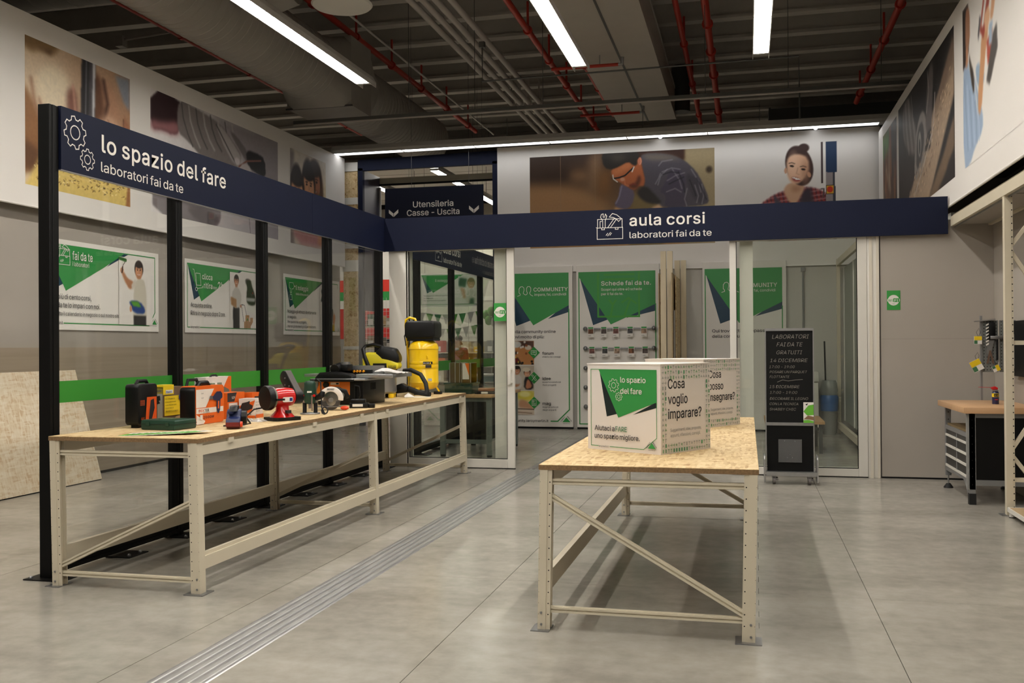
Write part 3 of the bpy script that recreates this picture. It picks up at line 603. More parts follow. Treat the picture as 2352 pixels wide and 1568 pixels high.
for k, w in enumerate((.012,.016,.014,.018,.014,.016,.012,.016)):
    u = 650+26*k; P.stroke(gq((u,275+11*k),(u+6,330+9*k),(u+22,385+7*k),(u+40,430+4*k)), w, [(.28,.26,.26),(.72,.69,.67)][k % 2], 1.4)
P.poly(gq((770,345),(800,360),(850,440),(868,475),(850,500),(830,480),(800,420)), (.66,.63,.62), .008, smooth=1); P.stroke(gq((775,350),(810,420),(845,490)), .014, (.26,.24,.24), 1); P.poly(gq((820,370),(845,385),(890,450),(890,490),(865,455)), (.44,.41,.41), .008, smooth=1); P.ell(*gq((850,482))[0], .022, .035, (.80,.77,.77), .6)
P.poly(gq((880,440),(915,448),(950,470),(952,545),(915,520),(888,500)), (.10,.09,.09), .006, smooth=1); P.stroke(gq((856,500),(885,480),(935,478)), .018, (.50,.32,.26), .5); P.poly(gq((860,490),(890,490),(905,525),(870,520)), (.74,.71,.71), .006, smooth=1)
P.poly(gq((543,560),(700,600),(790,650),(790,700),(770,720),(690,700),(543,668)), (.52,.49,.50), .008, smooth=1); P.poly(gq((660,640),(740,655),(790,690),(770,718),(700,700)), (.40,.37,.38), .012, smooth=1); P.stroke(gq((600,590),(605,680)), .01, (.40,.38,.38), 1); P.stroke(gq((890,660),(896,740)), .008, (.4,.36,.36), .6)
P.grain(.02, 5, 3); S.photo(7.70, .245, 3.71, 1.70, P)
for t, x, z, r in (('NTZ', 8.13, .62, -80), ('2E', 8.13, .42, -80), ('GO', 8.46, .62, -80)): S.txt(t, x, z, .12, mat('faded_ink', (.36,.34,.35), .6), rot=r)
# family
P = Paint(.88, 104, (.86,.82,.76)); P.poly([(0,0),(.10,0),(.10,1),(0,1)], (.56,.52,.50), .02); P.poly([(.75,.2),(1,.2),(1,.8),(.8,.7)], (.86,.78,.60), .08); P.poly([(.45,.95),(.82,.92),(.85,.5),(.5,.4)], (.62,.52,.44), .08)
P.ell(.70, .62, .22, .36, (.36,.27,.22), .2); face(P, .66, .72, .19, (.66,.44,.33), (.22,.16,.13), True); P.ell(.47, .66, .17, .30, HAIR, .2); face(P, .50, .66, .17, (.84,.62,.47), HAIR); P.ell(.17, .60, .17, .26, HAIR, .2); face(P, .18, .55, .18, (.86,.64,.48), HAIR)
P.poly([(.05,.0),(.95,.02),(.98,.25),(.70,.22),(.62,.45),(.35,.52),(.10,.36)], (.78,.56,.55), .03, smooth=1); P.poly([(.28,.34),(.55,.36),(.55,.52),(.42,.58),(.30,.50)], (.88,.80,.80), .02, smooth=1); P.poly([(.75,.02),(.95,.05),(.95,.26),(.85,.30),(.76,.16)], (.83,.60,.46), .02, smooth=1); P.poly([(.72,.5),(.86,.46),(.8,.22),(.7,.28)], (.90,.84,.66), .03, smooth=1); P.stroke([(.80,.6),(.84,.45)], .03, (.30,.42,.22))
P.grain(.04, 6, 3); S.photo(11.88, .245, 1.50, 1.70, P)
# ---- back wall banner
o, S = banner('tall back wall banner with a bending man and a smiling woman', (-4.75, 18.365, 3.04), 0, 7.09, 2.46)
P = Paint(1.99, 190, (.45,.30,.18)); P.vgrad((.70,.54,.36), (.20,.13,.08))
def mq(*pts):
    """sketch points (u right, v down) to sheet fractions"""
    out = []
    for u, v in pts:
        X = (u/5.227-7)/423; out.append((X, 1-(330+v/5.227-(362-22*X))/207))
    return out
P.poly(mq((30,140),(520,120),(560,420),(420,500),(30,500)), (.20,.13,.08), .06); P.poly(mq((30,510),(420,500),(760,560),(1000,700),(1000,1200),(30,1200)), (.62,.46,.30), .06); P.poly(mq((540,340),(740,330),(760,430),(560,440)), (.50,.37,.25), .04); P.poly(mq((780,130),(930,120),(880,560),(760,600)), (.52,.40,.29), .05); P.poly(mq((900,300),(1050,320),(1000,640),(860,600)), (.50,.34,.18), .05)
for u in (418, 842): P.stroke(mq((u,120),(u,820)), .004, (.58,.47,.36), 1, .7)
P.poly(mq((1890,40),(2300,30),(2300,1200),(1900,1200)), (.66,.59,.45), .02); P.poly(mq((1320,60),(1900,50),(1895,190),(1320,190)), (.24,.13,.08), .008); P.ell(*mq((2185,300))[0], .016, .035, (.28,.23,.18), .9); P.poly(mq((1280,560),(1560,680),(1700,760),(1640,1200),(1240,1200)), (.50,.42,.26), .02)
P.poly(mq((1370,140),(1500,112),(1720,122),(1890,185),(2030,310),(2110,450),(2185,640),(2160,700),(1930,730),(1660,745),(1560,690),(1480,640),(1400,560),(1440,480),(1410,300)), (.33,.31,.34), .005, smooth=1); P.poly(mq((1390,150),(1500,122),(1720,132),(1880,190),(1700,190),(1500,200)), (.46,.42,.38), .02, smooth=1); P.poly(mq((1330,560),(1440,480),(1560,600),(1650,700),(1480,700),(1380,640)), (.19,.17,.16), .01, smooth=1)
P.poly(mq((1600,560),(1690,440),(1720,310),(1840,285),(1915,400),(1905,560),(1935,745),(1660,750),(1690,600)), (.30,.27,.33), .006, smooth=1); P.poly(mq((1900,330),(2060,400),(2160,640),(2060,700),(1960,560)), (.28,.26,.29), .012, smooth=1)
rq = np.random.RandomState(12)
for pts in (((1640,330),(1750,285),(1850,300)), ((1700,430),(1800,370),(1900,340)), ((1600,260),(1640,210),(1760,190)), ((1760,300),(1840,420),(1870,520)), ((1690,560),(1790,520),(1860,560)), ((1930,520),(1900,640),(1925,720)), ((1980,300),(2060,430),(2090,560)), ((2100,470),(2120,600),(2100,690)), ((2020,480),(2060,600),(2040,680)), ((1590,480),(1620,380),(1700,300)), ((1560,470),(1600,400),(1620,350))): P.stroke(mq(*pts), .010, (.60,.58,.61), 1.4, .75)
for pts in (((1650,360),(1740,330),(1830,340)), ((1720,470),(1820,420),(1890,390)), ((1830,330),(1890,470),(1900,560)), ((2040,400),(2100,520),(2150,640)), ((1960,420),(2010,540),(2030,600))): P.stroke(mq(*pts), .010, (.15,.14,.17), 1.4, .8)
P.poly(mq((1140,460),(1230,500),(1320,560),(1285,720),(1200,775),(1080,745),(1072,690),(1120,640)), (.40,.36,.43), .006, smooth=1); P.stroke(mq((1160,500),(1130,620),(1090,700)), .012, (.56,.53,.60), 1.2); P.poly(mq((1078,742),(1180,775),(1160,900),(1040,900)), (.84,.64,.46), .008); P.poly(mq((1520,745),(1600,700),(1640,745),(1600,900),(1500,900)), (.86,.70,.55), .008)
P.poly(mq((1032,305),(1050,390),(1090,430),(1140,455),(1195,490),(1240,510),(1280,535),(1325,540),(1365,490),(1425,500),(1440,420),(1410,300),(1395,220),(1360,175),(1300,235),(1240,210),(1120,280)), (.70,.39,.23), .005, smooth=1); P.poly(mq((1040,310),(1240,215),(1300,240),(1200,330),(1070,390)), (.76,.46,.28), .02, smooth=1); P.poly(mq((1230,500),(1325,540),(1365,490),(1400,400),(1360,360),(1330,460),(1280,470)), (.40,.22,.15), .012, smooth=1); P.stroke(mq((1260,490),(1300,470),(1330,480)), .012, (.50,.22,.17), .8); P.stroke(mq((1195,420),(1200,480),(1240,495)), .012, (.78,.46,.30), 1)
P.poly(mq((915,125),(950,290),(1045,305),(1130,270),(1240,208),(1305,262),(1350,250),(1345,180),(1380,160),(1350,95),(1240,95),(1000,110)), (.16,.14,.12), .006, smooth=1); P.poly(mq((1000,130),(1200,120),(1220,190),(1080,230)), (.26,.23,.20), .03, smooth=1); P.ell(*mq((1378,208))[0], .011, .042, (.78,.48,.36), .3); P.stroke(mq((1385,170),(1395,215),(1380,245)), .006, (.88,.62,.52), .8)
P.stroke(mq((1055,412),(1130,400),(1200,375),(1300,285)), .016, (.08,.07,.07), .3); P.stroke(mq((1055,370),(1060,415),(1110,450)), .010, (.86,.84,.80), .5); P.stroke(mq((1285,330),(1308,275)), .012, (.88,.86,.82), .5); P.ell(*mq((1170,420))[0], .012, .02, (.80,.58,.46), .6)
P.grain(.02, 8, 2); S.photo(.655, .46, 3.53, 1.775, P)
# smiling woman beside a band saw
P = Paint(.98, 150, BAN); XW = lambda x, z: ((x-.1)/1.75, (z-3.5)/1.78)     # world to picture
def wp(*pts): return [XW(*p) for p in pts]
P.poly(wp((.02,3.5),(1.66,3.5),(1.66,3.9),(1.52,4.2),(1.38,4.38),(1.15,4.46),(.86,4.46),(.52,4.36),(.28,4.2),(.1,4.0)), (.55,.20,.20), .006, smooth=1)
rs = np.random.RandomState(2); ck = (np.sin(P.x*150+P.z*22) > .35).astype(float); ck2 = (np.sin(P.z*140-P.x*18) > .35).astype(float); sh = P.mask(wp((.02,3.5),(1.66,3.5),(1.66,3.9),(1.52,4.2),(1.38,4.38),(1.15,4.46),(.86,4.46),(.52,4.36),(.28,4.2),(.1,4.0)), .004, 1)
P.mix(sh*ck, (.28,.14,.19), .7); P.mix(sh*ck2, (.78,.62,.62), .45); P.poly(wp((.50,4.36),(.62,4.2),(.72,3.5),(.56,3.5)), (.28,.25,.30), .008); P.poly(wp((1.0,4.4),(1.15,4.46),(1.2,4.2),(1.2,3.5),(.95,3.5),(.92,4.1)), (.24,.20,.24), .012)
P.poly(wp((.66,4.42),(.76,4.56),(1.0,4.56),(1.05,4.46),(.95,4.25),(.88,4.15),(.76,4.2)), (.84,.67,.54), .008, smooth=1); P.poly(wp((.78,4.5),(.98,4.5),(1.0,4.42),(.84,4.36)), (.72,.54,.42), .02, smooth=1)
hc = XW(.95, 4.86); P.ell(*hc, .135, .21, (.27,.19,.17), .08, 14); P.ell(XW(1.03,5.18)[0], XW(1.03,5.18)[1], .055, .045, (.26,.18,.16), .3)
P.poly(wp((.735,4.98),(.80,5.06),(.95,5.08),(1.08,5.02),(1.13,4.86),(1.08,4.68),(.97,4.55),(.86,4.52),(.77,4.60),(.72,4.78)), (.90,.72,.59), .008, smooth=2); P.ell(*XW(.85,4.86), .05, .12, (.96,.80,.68), 1., al=.6); P.ell(*XW(1.06,4.75), .04, .12, (.74,.55,.44), 1., al=.6)
for x, z in ((.82,4.86), (1.02,4.79)): P.ell(*XW(x,z), .022, .011, (.16,.11,.10), .4, -14); P.stroke(wp((x-.05,z+.052),(x,z+.062),(x+.05,z+.04)), .008, (.36,.25,.20), 1.2)
P.stroke(wp((.925,4.82),(.90,4.72),(.945,4.70)), .008, (.80,.61,.50), 1.5); P.poly(wp((.80,4.66),(.90,4.65),(.99,4.60),(.93,4.56),(.85,4.58)), (.62,.30,.28), .004, smooth=1); P.poly(wp((.815,4.655),(.90,4.642),(.975,4.606),(.905,4.60)), (.97,.95,.93), .003); P.ell(*XW(1.12,4.69), .018, .03, (.80,.60,.48), .3, 20); P.ell(*XW(.71,4.78), .014, .03, (.84,.64,.52), .3)
P.poly(wp((1.33,4.52),(1.37,4.52),(1.36,5.27),(1.325,5.27)), (.30,.24,.24), .003); P.poly(wp((1.41,3.5),(1.56,3.5),(1.54,4.72),(1.41,4.72)), (.60,.56,.56), .003); P.poly(wp((1.54,3.5),(1.59,3.5),(1.57,4.72),(1.53,4.72)), (.25,.26,.30), .003); P.poly(wp((1.41,4.72),(1.61,4.71),(1.60,5.27),(1.41,5.27)), (.16,.24,.36), .003)
P.poly(wp((1.41,4.32),(1.55,4.32),(1.55,4.49),(1.41,4.49)), (.14,.11,.10), .003); P.poly(wp((1.425,4.335),(1.54,4.335),(1.54,4.475),(1.425,4.475)), (.86,.66,.20), .003); P.ell(*XW(1.482,4.405), .03, .032, (.80,.22,.10), .2); P.stroke(wp((1.36,4.26),(1.38,4.42),(1.33,4.42)), .012, (.3,.26,.26), .4); S.photo(4.85, .46, 1.75, 1.78, P)
for x in (1.6, 3.35, 5.0): MB().box(x-.002, x+.002, -.0006, 0, 0, 2.46).build('seam', FAB, o)
# ---- right banner on the rack
o, S = banner('glossy right banner with a circular saw and a woman with a handsaw', (2.30, 18.2, 3.20), -90, 14.2, 2.16)
P = Paint(.9, 60, (.45,.30,.2)); P.hgrad((.52,.30,.16), (.25,.2,.18)); P.poly([(0,.75),(.45,.8),(.5,1),(0,1)], (.36,.52,.25), .03)
for k in range(18): x = rs.rand(); P.stroke([(x,rs.rand()),(x+.05,rs.rand())], .05, [(.66,.42,.26),(.2,.2,.22),(.50,.34,.24),(.70,.62,.52)][k % 4], 2)
S.photo(.55, .28, 1.55, 1.68, P)
P = Paint(2.42, 120, (.12,.11,.11)); P.hgrad((.20,.18,.17), (.10,.09,.09)); P.poly([(0,.0),(.10,.0),(.7,.62),(1.0,.92),(1,.55),(.62,.0)], (.64,.55,.46), .02); P.poly([(.6,0),(.84,.22),(1,.42),(1,.16),(.9,.1),(.76,0)], (.44,.36,.28), .02); P.poly([(.84,0),(.92,.14),(1,.2),(1,0)], (.14,.12,.12), .02); P.poly([(.66,.55),(1.0,.97),(1,.75),(.8,.6)], (.46,.38,.32), .03)
P.poly([(.10,.95),(.24,1),(.30,.8),(.40,.62),(.38,.44),(.28,.46),(.16,.6),(.10,.72)], (.46,.43,.41), .02, smooth=1)
for k in range(6): P.stroke([(.14+.03*k,.95),(.15+.035*k,.75),(.2+.035*k,.5)], .02, [(.30,.28,.27),(.62,.59,.57)][k % 2], 1.5)
P.poly([(.34,.20),(.36,.55),(.44,.70),(.52,.72),(.58,.6),(.60,.4),(.52,.3)], (.56,.53,.51), .01, smooth=1); P.poly([(.38,.28),(.40,.55),(.45,.64),(.51,.63),(.54,.5),(.5,.35)], (.26,.25,.25), .01, smooth=1); P.ell(.45, .48, .03, .10, (.60,.58,.56), .2); P.ell(.45, .46, .015, .06, (.2,.2,.2), .3); P.poly([(.55,.62),(.62,.98),(.70,.98),(.68,.7),(.66,.5),(.6,.42)], (.36,.33,.32), .02, smooth=1); P.stroke([(.60,.95),(.62,.8),(.58,.66)], .02, (.6,.57,.55), 1.2); P.poly([(.54,.38),(.6,.5),(.66,.5),(.64,.36)], (.10,.09,.09), .01); P.stroke([(.28,.05),(.50,.26),(.66,.45)], .025, (.70,.66,.62), .5); P.stroke([(.72,.72),(.70,.55),(.66,.4)], .018, (.75,.72,.70), .8)
for k in range(220):
    x = rs.rand()*.9+.05; z = x*.82-.14+rs.rand()*.3-.18; P.stroke([(x,z),(x+.008,z+.012)], .012, [(.80,.70,.58),(.42,.33,.26),(.70,.60,.50)][k % 3])
P.grain(.05, 9, 2); S.photo(2.30, .28, 4.12, 1.72, P)
P = Paint(1.45, 130, BAN); P.poly([(0,.0),(.0,.62),(.06,.66),(.16,.58),(.26,.40),(.34,.24),(.34,.14),(.2,.08),(.12,.0)], (.62,.70,.80), .006, smooth=1)
for k in range(6): P.stroke([(.03+.045*k,.55-.05*k),(.05+.045*k,.35-.03*k),(.08+.04*k,.1)], .012, [(.50,.58,.70),(.74,.80,.88)][k % 2], 1.2)
P.poly([(.10,.62),(.16,.60),(.24,.36),(.26,.22),(.22,.40)], BAN, .01); P.poly([(.0,.62),(.0,1),(.10,1),(.12,.86),(.11,.70),(.06,.64)], (.20,.15,.13), .008); P.poly([(.05,.98),(.12,.97),(.135,.86),(.13,.76),(.08,.70),(.05,.72)], (.66,.47,.35), .008, smooth=1); P.poly([(.06,.74),(.10,.72),(.09,.62),(.05,.62)], (.76,.55,.41), .008); P.poly([(.11,.70),(.14,.62),(.20,.52),(.20,.40),(.17,.44),(.12,.60)], (.22,.17,.13), .01, smooth=1)
P.poly([(.22,.56),(.30,.55),(.38,.44),(.34,.40),(.25,.42)], (.60,.69,.78), .008, smooth=1); P.poly([(.25,.30),(.31,.22),(.38,.55),(.44,.68),(.40,.76),(.33,.70),(.30,.52)], (.80,.58,.40), .006, smooth=1); P.poly([(.30,.73),(.40,1.0),(.50,1.0),(.46,.84),(.36,.66)], (.62,.22,.15), .005); P.poly([(.325,.74),(.40,.93),(.43,.9),(.36,.73)], BAN, .004); P.poly([(.28,.68),(.32,.80),(.30,.82),(.27,.72)], (.22,.2,.22), .004)
P.poly([(.41,.62),(.50,.66),(.48,.50),(.42,.48)], (.70,.26,.16), .005); P.poly([(.40,.40),(.50,.62),(.56,.66),(.57,.52),(.45,.36)], (.27,.24,.22), .005); P.poly([(.50,1),(.58,1),(.55,.82),(.50,.70),(.46,.72),(.5,.85)], (.84,.63,.46), .006, smooth=1); P.poly([(.45,.70),(.50,.70),(.49,.58),(.44,.58)], (.64,.72,.80), .006); P.poly([(.36,.78),(.44,.82),(.47,.74),(.40,.66)], (.88,.68,.52), .006, smooth=1); S.photo(6.88, .28, 2.6, 1.72, P)
# ---------------------------------------------------------------- wall posters
def poster(label, y0, w):
    o = thing('wall_poster', label, 'poster', (-8.088, y0, 1.835), 90); MB().box(0, w, -.006, 0, 0, 1.10).build('panel', PAPER, o); S = Sheet(o, -.006)
    S.poly([(.075,1.02),(.24,.495),(.40,.565)], DNAVY, 'blue_triangle'); S.poly([(1.5,1.04),(1.69,1.04),(1.22,.83)], DNAVY, 'blue_triangle'); S.poly([(.06,1.04),(1.60,1.04),(1.13,.80),(.44,.478)], GREEN, 'green_triangle')
    S.lines([[(1.6,1.034),(w-.09,1.034),(w-.09,.27),(w-.23,.082),(.40,.082)], [(.13,.082),(.062,.082),(.062,1.03)]], .013, GREEN, 'border_line'); S.txt('leroymerlin.it', .145, .068, .062, INK, w=.235); logo(S, w-.105, .10, .14); return o, S
# fai da te
o, S = poster('wall poster of a man lifting a green paint roller', 9.72, 2.35)
S.lines(toolbox(.235, .79, .28, .25), .008, WHITE, 'toolbox_icon'); S.txt('fai da te', .55, .87, .16, WHITE, w=.38, bold=.02); S.txt('i laboratori', .55, .79, .085, WHITE, w=.31)
S.txt('Con più di cento corsi,', .12, .375, .098, INK, w=.78); S.txt('il fai da te lo impari con noi.', .12, .272, .098, INK, w=.95); S.txt('Consulta il calendario in negozio o sul nostro sito.', .12, .175, .075, INK, w=1.36)
PB = (.92,.90,.87)
P = Paint(.86, 110, PB); P.poly([(.40,.0),(.80,.0),(.82,.40),(.78,.62),(.72,.70),(.55,.70),(.45,.62),(.42,.40)], (.82,.79,.72), .006, smooth=1); P.poly([(.42,.56),(.30,.52),(.15,.66),(.06,.78),(.12,.80),(.26,.68),(.42,.66)], (.72,.50,.36), .006, smooth=1); P.poly([(.38,.52),(.50,.60),(.48,.70),(.36,.60)], (.84,.80,.74), .006); P.ell(.09, .80, .05, .045, (.80,.58,.44), .2); P.stroke([(.11,.80),(.12,.88),(.17,.92),(.16,.96)], .012, (.35,.3,.28), .4); P.stroke([(.02,.975),(.20,.955)], .05, (.20,.42,.16), .2); P.stroke([(.09,.77),(.11,.85)], .028, (.22,.12,.10), .3)
P.poly([(.42,.0),(.80,.0),(.80,.14),(.42,.14)], (.20,.19,.19), .006); face(P, .585, .82, .115, (.80,.57,.43), (.16,.11,.09)); P.poly([(.54,.70),(.64,.70),(.66,.74),(.53,.75)], (.74,.52,.38), .006); P.poly([(.28,.36),(.62,.36),(.78,.24),(.74,.16),(.42,.18),(.34,.28)], (.16,.27,.52), .006, smooth=1); P.poly([(.34,.35),(.56,.35),(.66,.27),(.42,.28)], (.36,.62,.20), .005); P.ell(.34, .24, .035, .05, (.82,.60,.45), .3); S.photo(1.45, .088, .74, .90, P)
# clicca e ritira
o, S = poster('wall poster of a man beside a hand trolley with cartons', 12.73, 2.37)
S.lines([[(.20,.955),(.235,.95),(.30,.70)], [(.28,.90),(.40,.90),(.425,.72),(.305,.72),(.28,.90)], [(.33,.67),(.47,.69)], circ(.30,.66,.028,12)+circ(.30,.66,.028,12)[:1]], .008, WHITE, 'trolley_icon'); S.txt('clicca', .455, .82, .135, WHITE, w=.29, bold=.02); S.txt('ritira', .50, .685, .135, WHITE, w=.245, bold=.02); S.txt('e', .455, .69, .07, WHITE); S.txt('dopo', .76, .685, .075, WHITE, w=.12); S.txt('2h', .90, .685, .19, WHITE, w=.17, bold=.02)
S.txt('Acquista online.', .135, .385, .105, INK, w=.60); S.txt('Ritira in negozio dopo 2 ore.', .135, .265, .105, INK, w=.985)
P = Paint(1.07, 110, PB); P.poly([(.10,.0),(.30,.0),(.30,.34),(.28,.40),(.11,.40),(.09,.3)], (.14,.13,.13), .006); P.poly([(.06,.62),(.14,.72),(.20,.74),(.28,.72),(.36,.62),(.36,.48),(.29,.36),(.11,.36),(.07,.5)], (.80,.78,.74), .006, smooth=1); face(P, .205, .85, .085, (.78,.55,.42), (.15,.11,.09)); P.poly([(.17,.74),(.24,.74),(.24,.78),(.17,.78)], (.72,.50,.37), .005); P.poly([(.02,.56),(.20,.52),(.20,.36),(.03,.42)], (.66,.50,.33), .005); P.ell(.34, .40, .03, .03, (.70,.48,.36), .3); P.stroke([(.36,.43),(.46,.42),(.52,.25)], .014, (.18,.18,.2), .3); P.stroke([(.37,.38),(.43,.12)], .012, (.18,.18,.2), .3)
P.poly([(.44,.0),(.66,.0),(.66,.12),(.44,.12)], (.68,.52,.36), .004); P.poly([(.49,.12),(.62,.12),(.62,.24),(.49,.24)], (.72,.55,.38), .004); P.poly([(.64,.02),(.74,.12),(.74,.2),(.64,.2)], (.64,.48,.33), .004); P.poly([(.52,.14),(.59,.14),(.555,.20)], (.2,.5,.25), .003); P.poly([(.48,.86),(.52,.92),(.68,.90),(.70,.80),(.80,.66),(.84,.52),(.80,.42),(.54,.44),(.52,.62),(.56,.76)], (.26,.23,.20), .006, smooth=1); P.poly([(.52,.56),(.82,.56),(.80,.50),(.54,.50)], (.70,.69,.68), .006); P.ell(.73, .66, .015, .015, (.7,.2,.2), .2); S.photo(1.26, .09, 1.0, .90, P)
# il noleggio
o, S = poster('wall poster of an arm holding up a drill with trailing cable', 15.86, 2.44)
S.lines([[(.22,.95),(.37,.95),(.40,.90),(.46,.89),(.40,.88),(.37,.84),(.31,.84),(.30,.77),(.25,.77),(.26,.84),(.22,.85),(.22,.95)], [(.24,.74),(.31,.74),(.32,.64),(.23,.64),(.24,.74)]], .008, WHITE, 'drill_icon'); S.txt('il noleggio', .47, .83, .135, WHITE, w=.52, bold=.012); S.txt('delle attrezzature', .47, .735, .07, WHITE, w=.53)
S.txt('Noleggia gli attrezzi direttamente', .135, .40, .092, INK, w=1.19); S.txt('in negozio.', .135, .30, .092, INK, w=.36); S.txt('Per quando hai un progetto,', .135, .215, .075, INK, w=.78); S.txt('ma non gli strumenti giusti per realizzarlo.', .135, .135, .075, INK, w=1.18)
P = Paint(1.02, 100, PB); P.poly([(.12,.62),(.22,.60),(.24,.36),(.16,.32),(.12,.42)], (.80,.58,.44), .006, smooth=1); P.poly([(.20,.5),(.34,.52),(.5,.60),(.72,.50),(.88,.34),(.70,.28),(.62,.0),(.26,.0),(.22,.3)], (.82,.79,.74), .008, smooth=1); P.poly([(.03,.66),(.12,.66),(.14,.78),(.26,.70),(.30,.62),(.34,.92),(.12,.98),(.06,.9),(.10,.80)], (.12,.20,.20), .006); P.poly([(.13,.72),(.22,.70),(.2,.78),(.14,.78)], PB, .004); P.stroke([(.04,.66),(.0,.4),(.03,.2),(.02,.0)], .008, (.55,.50,.40), .5); face(P, .42, .72, .12, (.80,.58,.44), (.2,.14,.1)); P.stroke([(.70,.5),(.72,.2)], .03, (.2,.2,.22), .3); P.poly([(.74,.42),(.86,.36),(.80,.14),(.70,.16)], (.84,.60,.44), .006, smooth=1); P.poly([(.66,.0),(.80,.0),(.80,.16),(.68,.14)], (.80,.66,.22), .006); S.photo(1.50, .09, .84, .86, P)

# ================================================================ work benches
def bench(label, loc, W, L, ys, top, sides, diag_up, beams, lean=0.):
    """rack-type bench: W across x, L along y; ys: frame positions; top: height of the board"""
    o = thing('work_bench', label, 'bench', loc); h = top-.028
    MB().box(0, W, 0, L, h, top).build('tabletop', OSB, o)
    MB().box(-.0015, W+.0015, -.0015, L+.0015, h-.001, top-.0025).build('board_edge', EDGE, o)
    proto = {}
    for y in ys:
        fy = .035 if y == ys[0] else (L-.035 if y == ys[-1] else y)
        for sx in (0, 1):
            x0 = .005 if sx == 0 else W-.075; inn = 1 if sx == 0 else -1
            # open channel upright: outer web, two flanges, lips
            xo = x0 if sx == 0 else x0+.07
            m = MB()
            m.box(min(xo, xo+inn*.045), max(xo, xo+inn*.045), fy-.035, fy+.035, .006, h)
            m.box(min(xo+inn*.045, xo+inn*.07), max(xo+inn*.045, xo+inn*.07), fy-.03, fy-.022, .006, h); m.box(min(xo+inn*.045, xo+inn*.07), max(xo+inn*.045, xo+inn*.07), fy+.022, fy+.03, .006, h)
            for p in range(len(m.v)):
                v = m.v[p]; m.v[p] = (v[0]+lean*(1-v[2]/h), v[1], v[2])
            leg = m.build('leg', BEIGE, o)
            hl = MB()
            z = .09
            while z < h-.05:
                xx = xo+inn*.058+lean*(1-z/h); hl.cyl((xx, fy-.0305, z), (xx, fy-.0285, z), .0038, 8)
                hl.box(xo+inn*.004+lean*(1-z/h)-.001, xo+inn*.004+lean*(1-z/h)+.001, fy-.0355, fy-.0345, z, z+.004)
                if sx == 1: hl.box(xo-.0005, xo+.0008, fy-.012, fy-.008, z-.012, z+.012); hl.box(xo-.0005, xo+.0008, fy+.008, fy+.012, z-.012, z+.012)
                z += .062
            hl.build('perforation', BLACK, leg)['kind'] = 'stuff'
            xb = xo+lean; pl = MB().prism([(xb-.035, fy-.065), (xb+.035+.035*0+inn*.035+.0, fy-.065), (xb+.035+inn*.035, fy+.075), (xb-.035, fy+.075)] if inn > 0 else [(xb-.105, fy-.065), (xb+.035, fy-.065), (xb+.035, fy+.075), (xb-.105, fy+.075)], 0, .006, 'z').build('foot_plate', STEEL, leg)
            for bz in (.035, .10): MB().cyl((xo+inn*.022+lean, fy-.036, bz), (xo+inn*.022+lean, fy-.04, bz), .007, 8).build('bolt', STEEL, leg)
        # end frame: two rails and a diagonal
        def chan(a, b, hh, name):
            m = MB().bar(a, b, .02, hh); d = Vector(b)-Vector(a); off = Vector((0,-.012,0)); u = Vector((0,0,1)); n = Vector((-d.z,0,d.x)).normalized()*hh*.28
            m.bar(Vector(a)+off+n, Vector(b)+off+n, .012, hh*.3); m.bar(Vector(a)+off-n, Vector(b)+off-n, .012, hh*.3); return m.build(name, BEIGE, o)
        a, b = .06, W-.06
        for zz in sides: chan((a+lean*(1-zz/h), fy, zz), (b+lean*(1-zz/h), fy, zz), .036, 'cross_rail')
        (za, zb) = diag_up; chan((a+lean*(1-za/h), fy-.004, za), (b+lean*(1-zb/h), fy-.004, zb), .036, 'diagonal_brace')
    for (z0, z1, where) in beams:
        for c, d in zip(ys[:-1], ys[1:]):
            ya = (.035 if c == ys[0] else c)+.03; yb = (L-.035 if d == ys[-1] else d)-.03
            for sx in where:
                x0, x1 = (.012, .05) if sx == 0 else (W-.05, W-.006); dx = lean*(1-z0/h)
                bm_ = MB().box(x0+dx, x1+dx, ya, yb, z0, z1-.022).box(x0+dx+.008 if sx else x0+dx, x1+dx if not sx else x1+dx-.012, ya, yb, z1-.022, z1).build('long_beam', BEIGE, o)
    return o
bt = bench('long beige steel bench with OSB top crowded with power tools', (-4.595, 5.60, 0), 1.125, 6.15, [0, 3.1, 6.15], 1.012, (.90, .085), (.14, .60), ((.90, .984, (0, 1)), (.155, .262, (0, 1))), .02)
for y in (.42, 1.75, 2.75, 3.4, 4.55, 5.9): MB().box(1.105, 1.128, y-.035, y+.035, .95, .985).build('edge_clip', BEIGE, bt)
bt2 = bench('beige steel bench with OSB top carrying two white cube boxes', (-1.145, 5.32, 0), 1.2, 3.82, [0, 3.82], .932, (.835, .115), (.755, .145), ((.80, .902, (0, 1)), (.195, .305, (0, 1))), -.02)
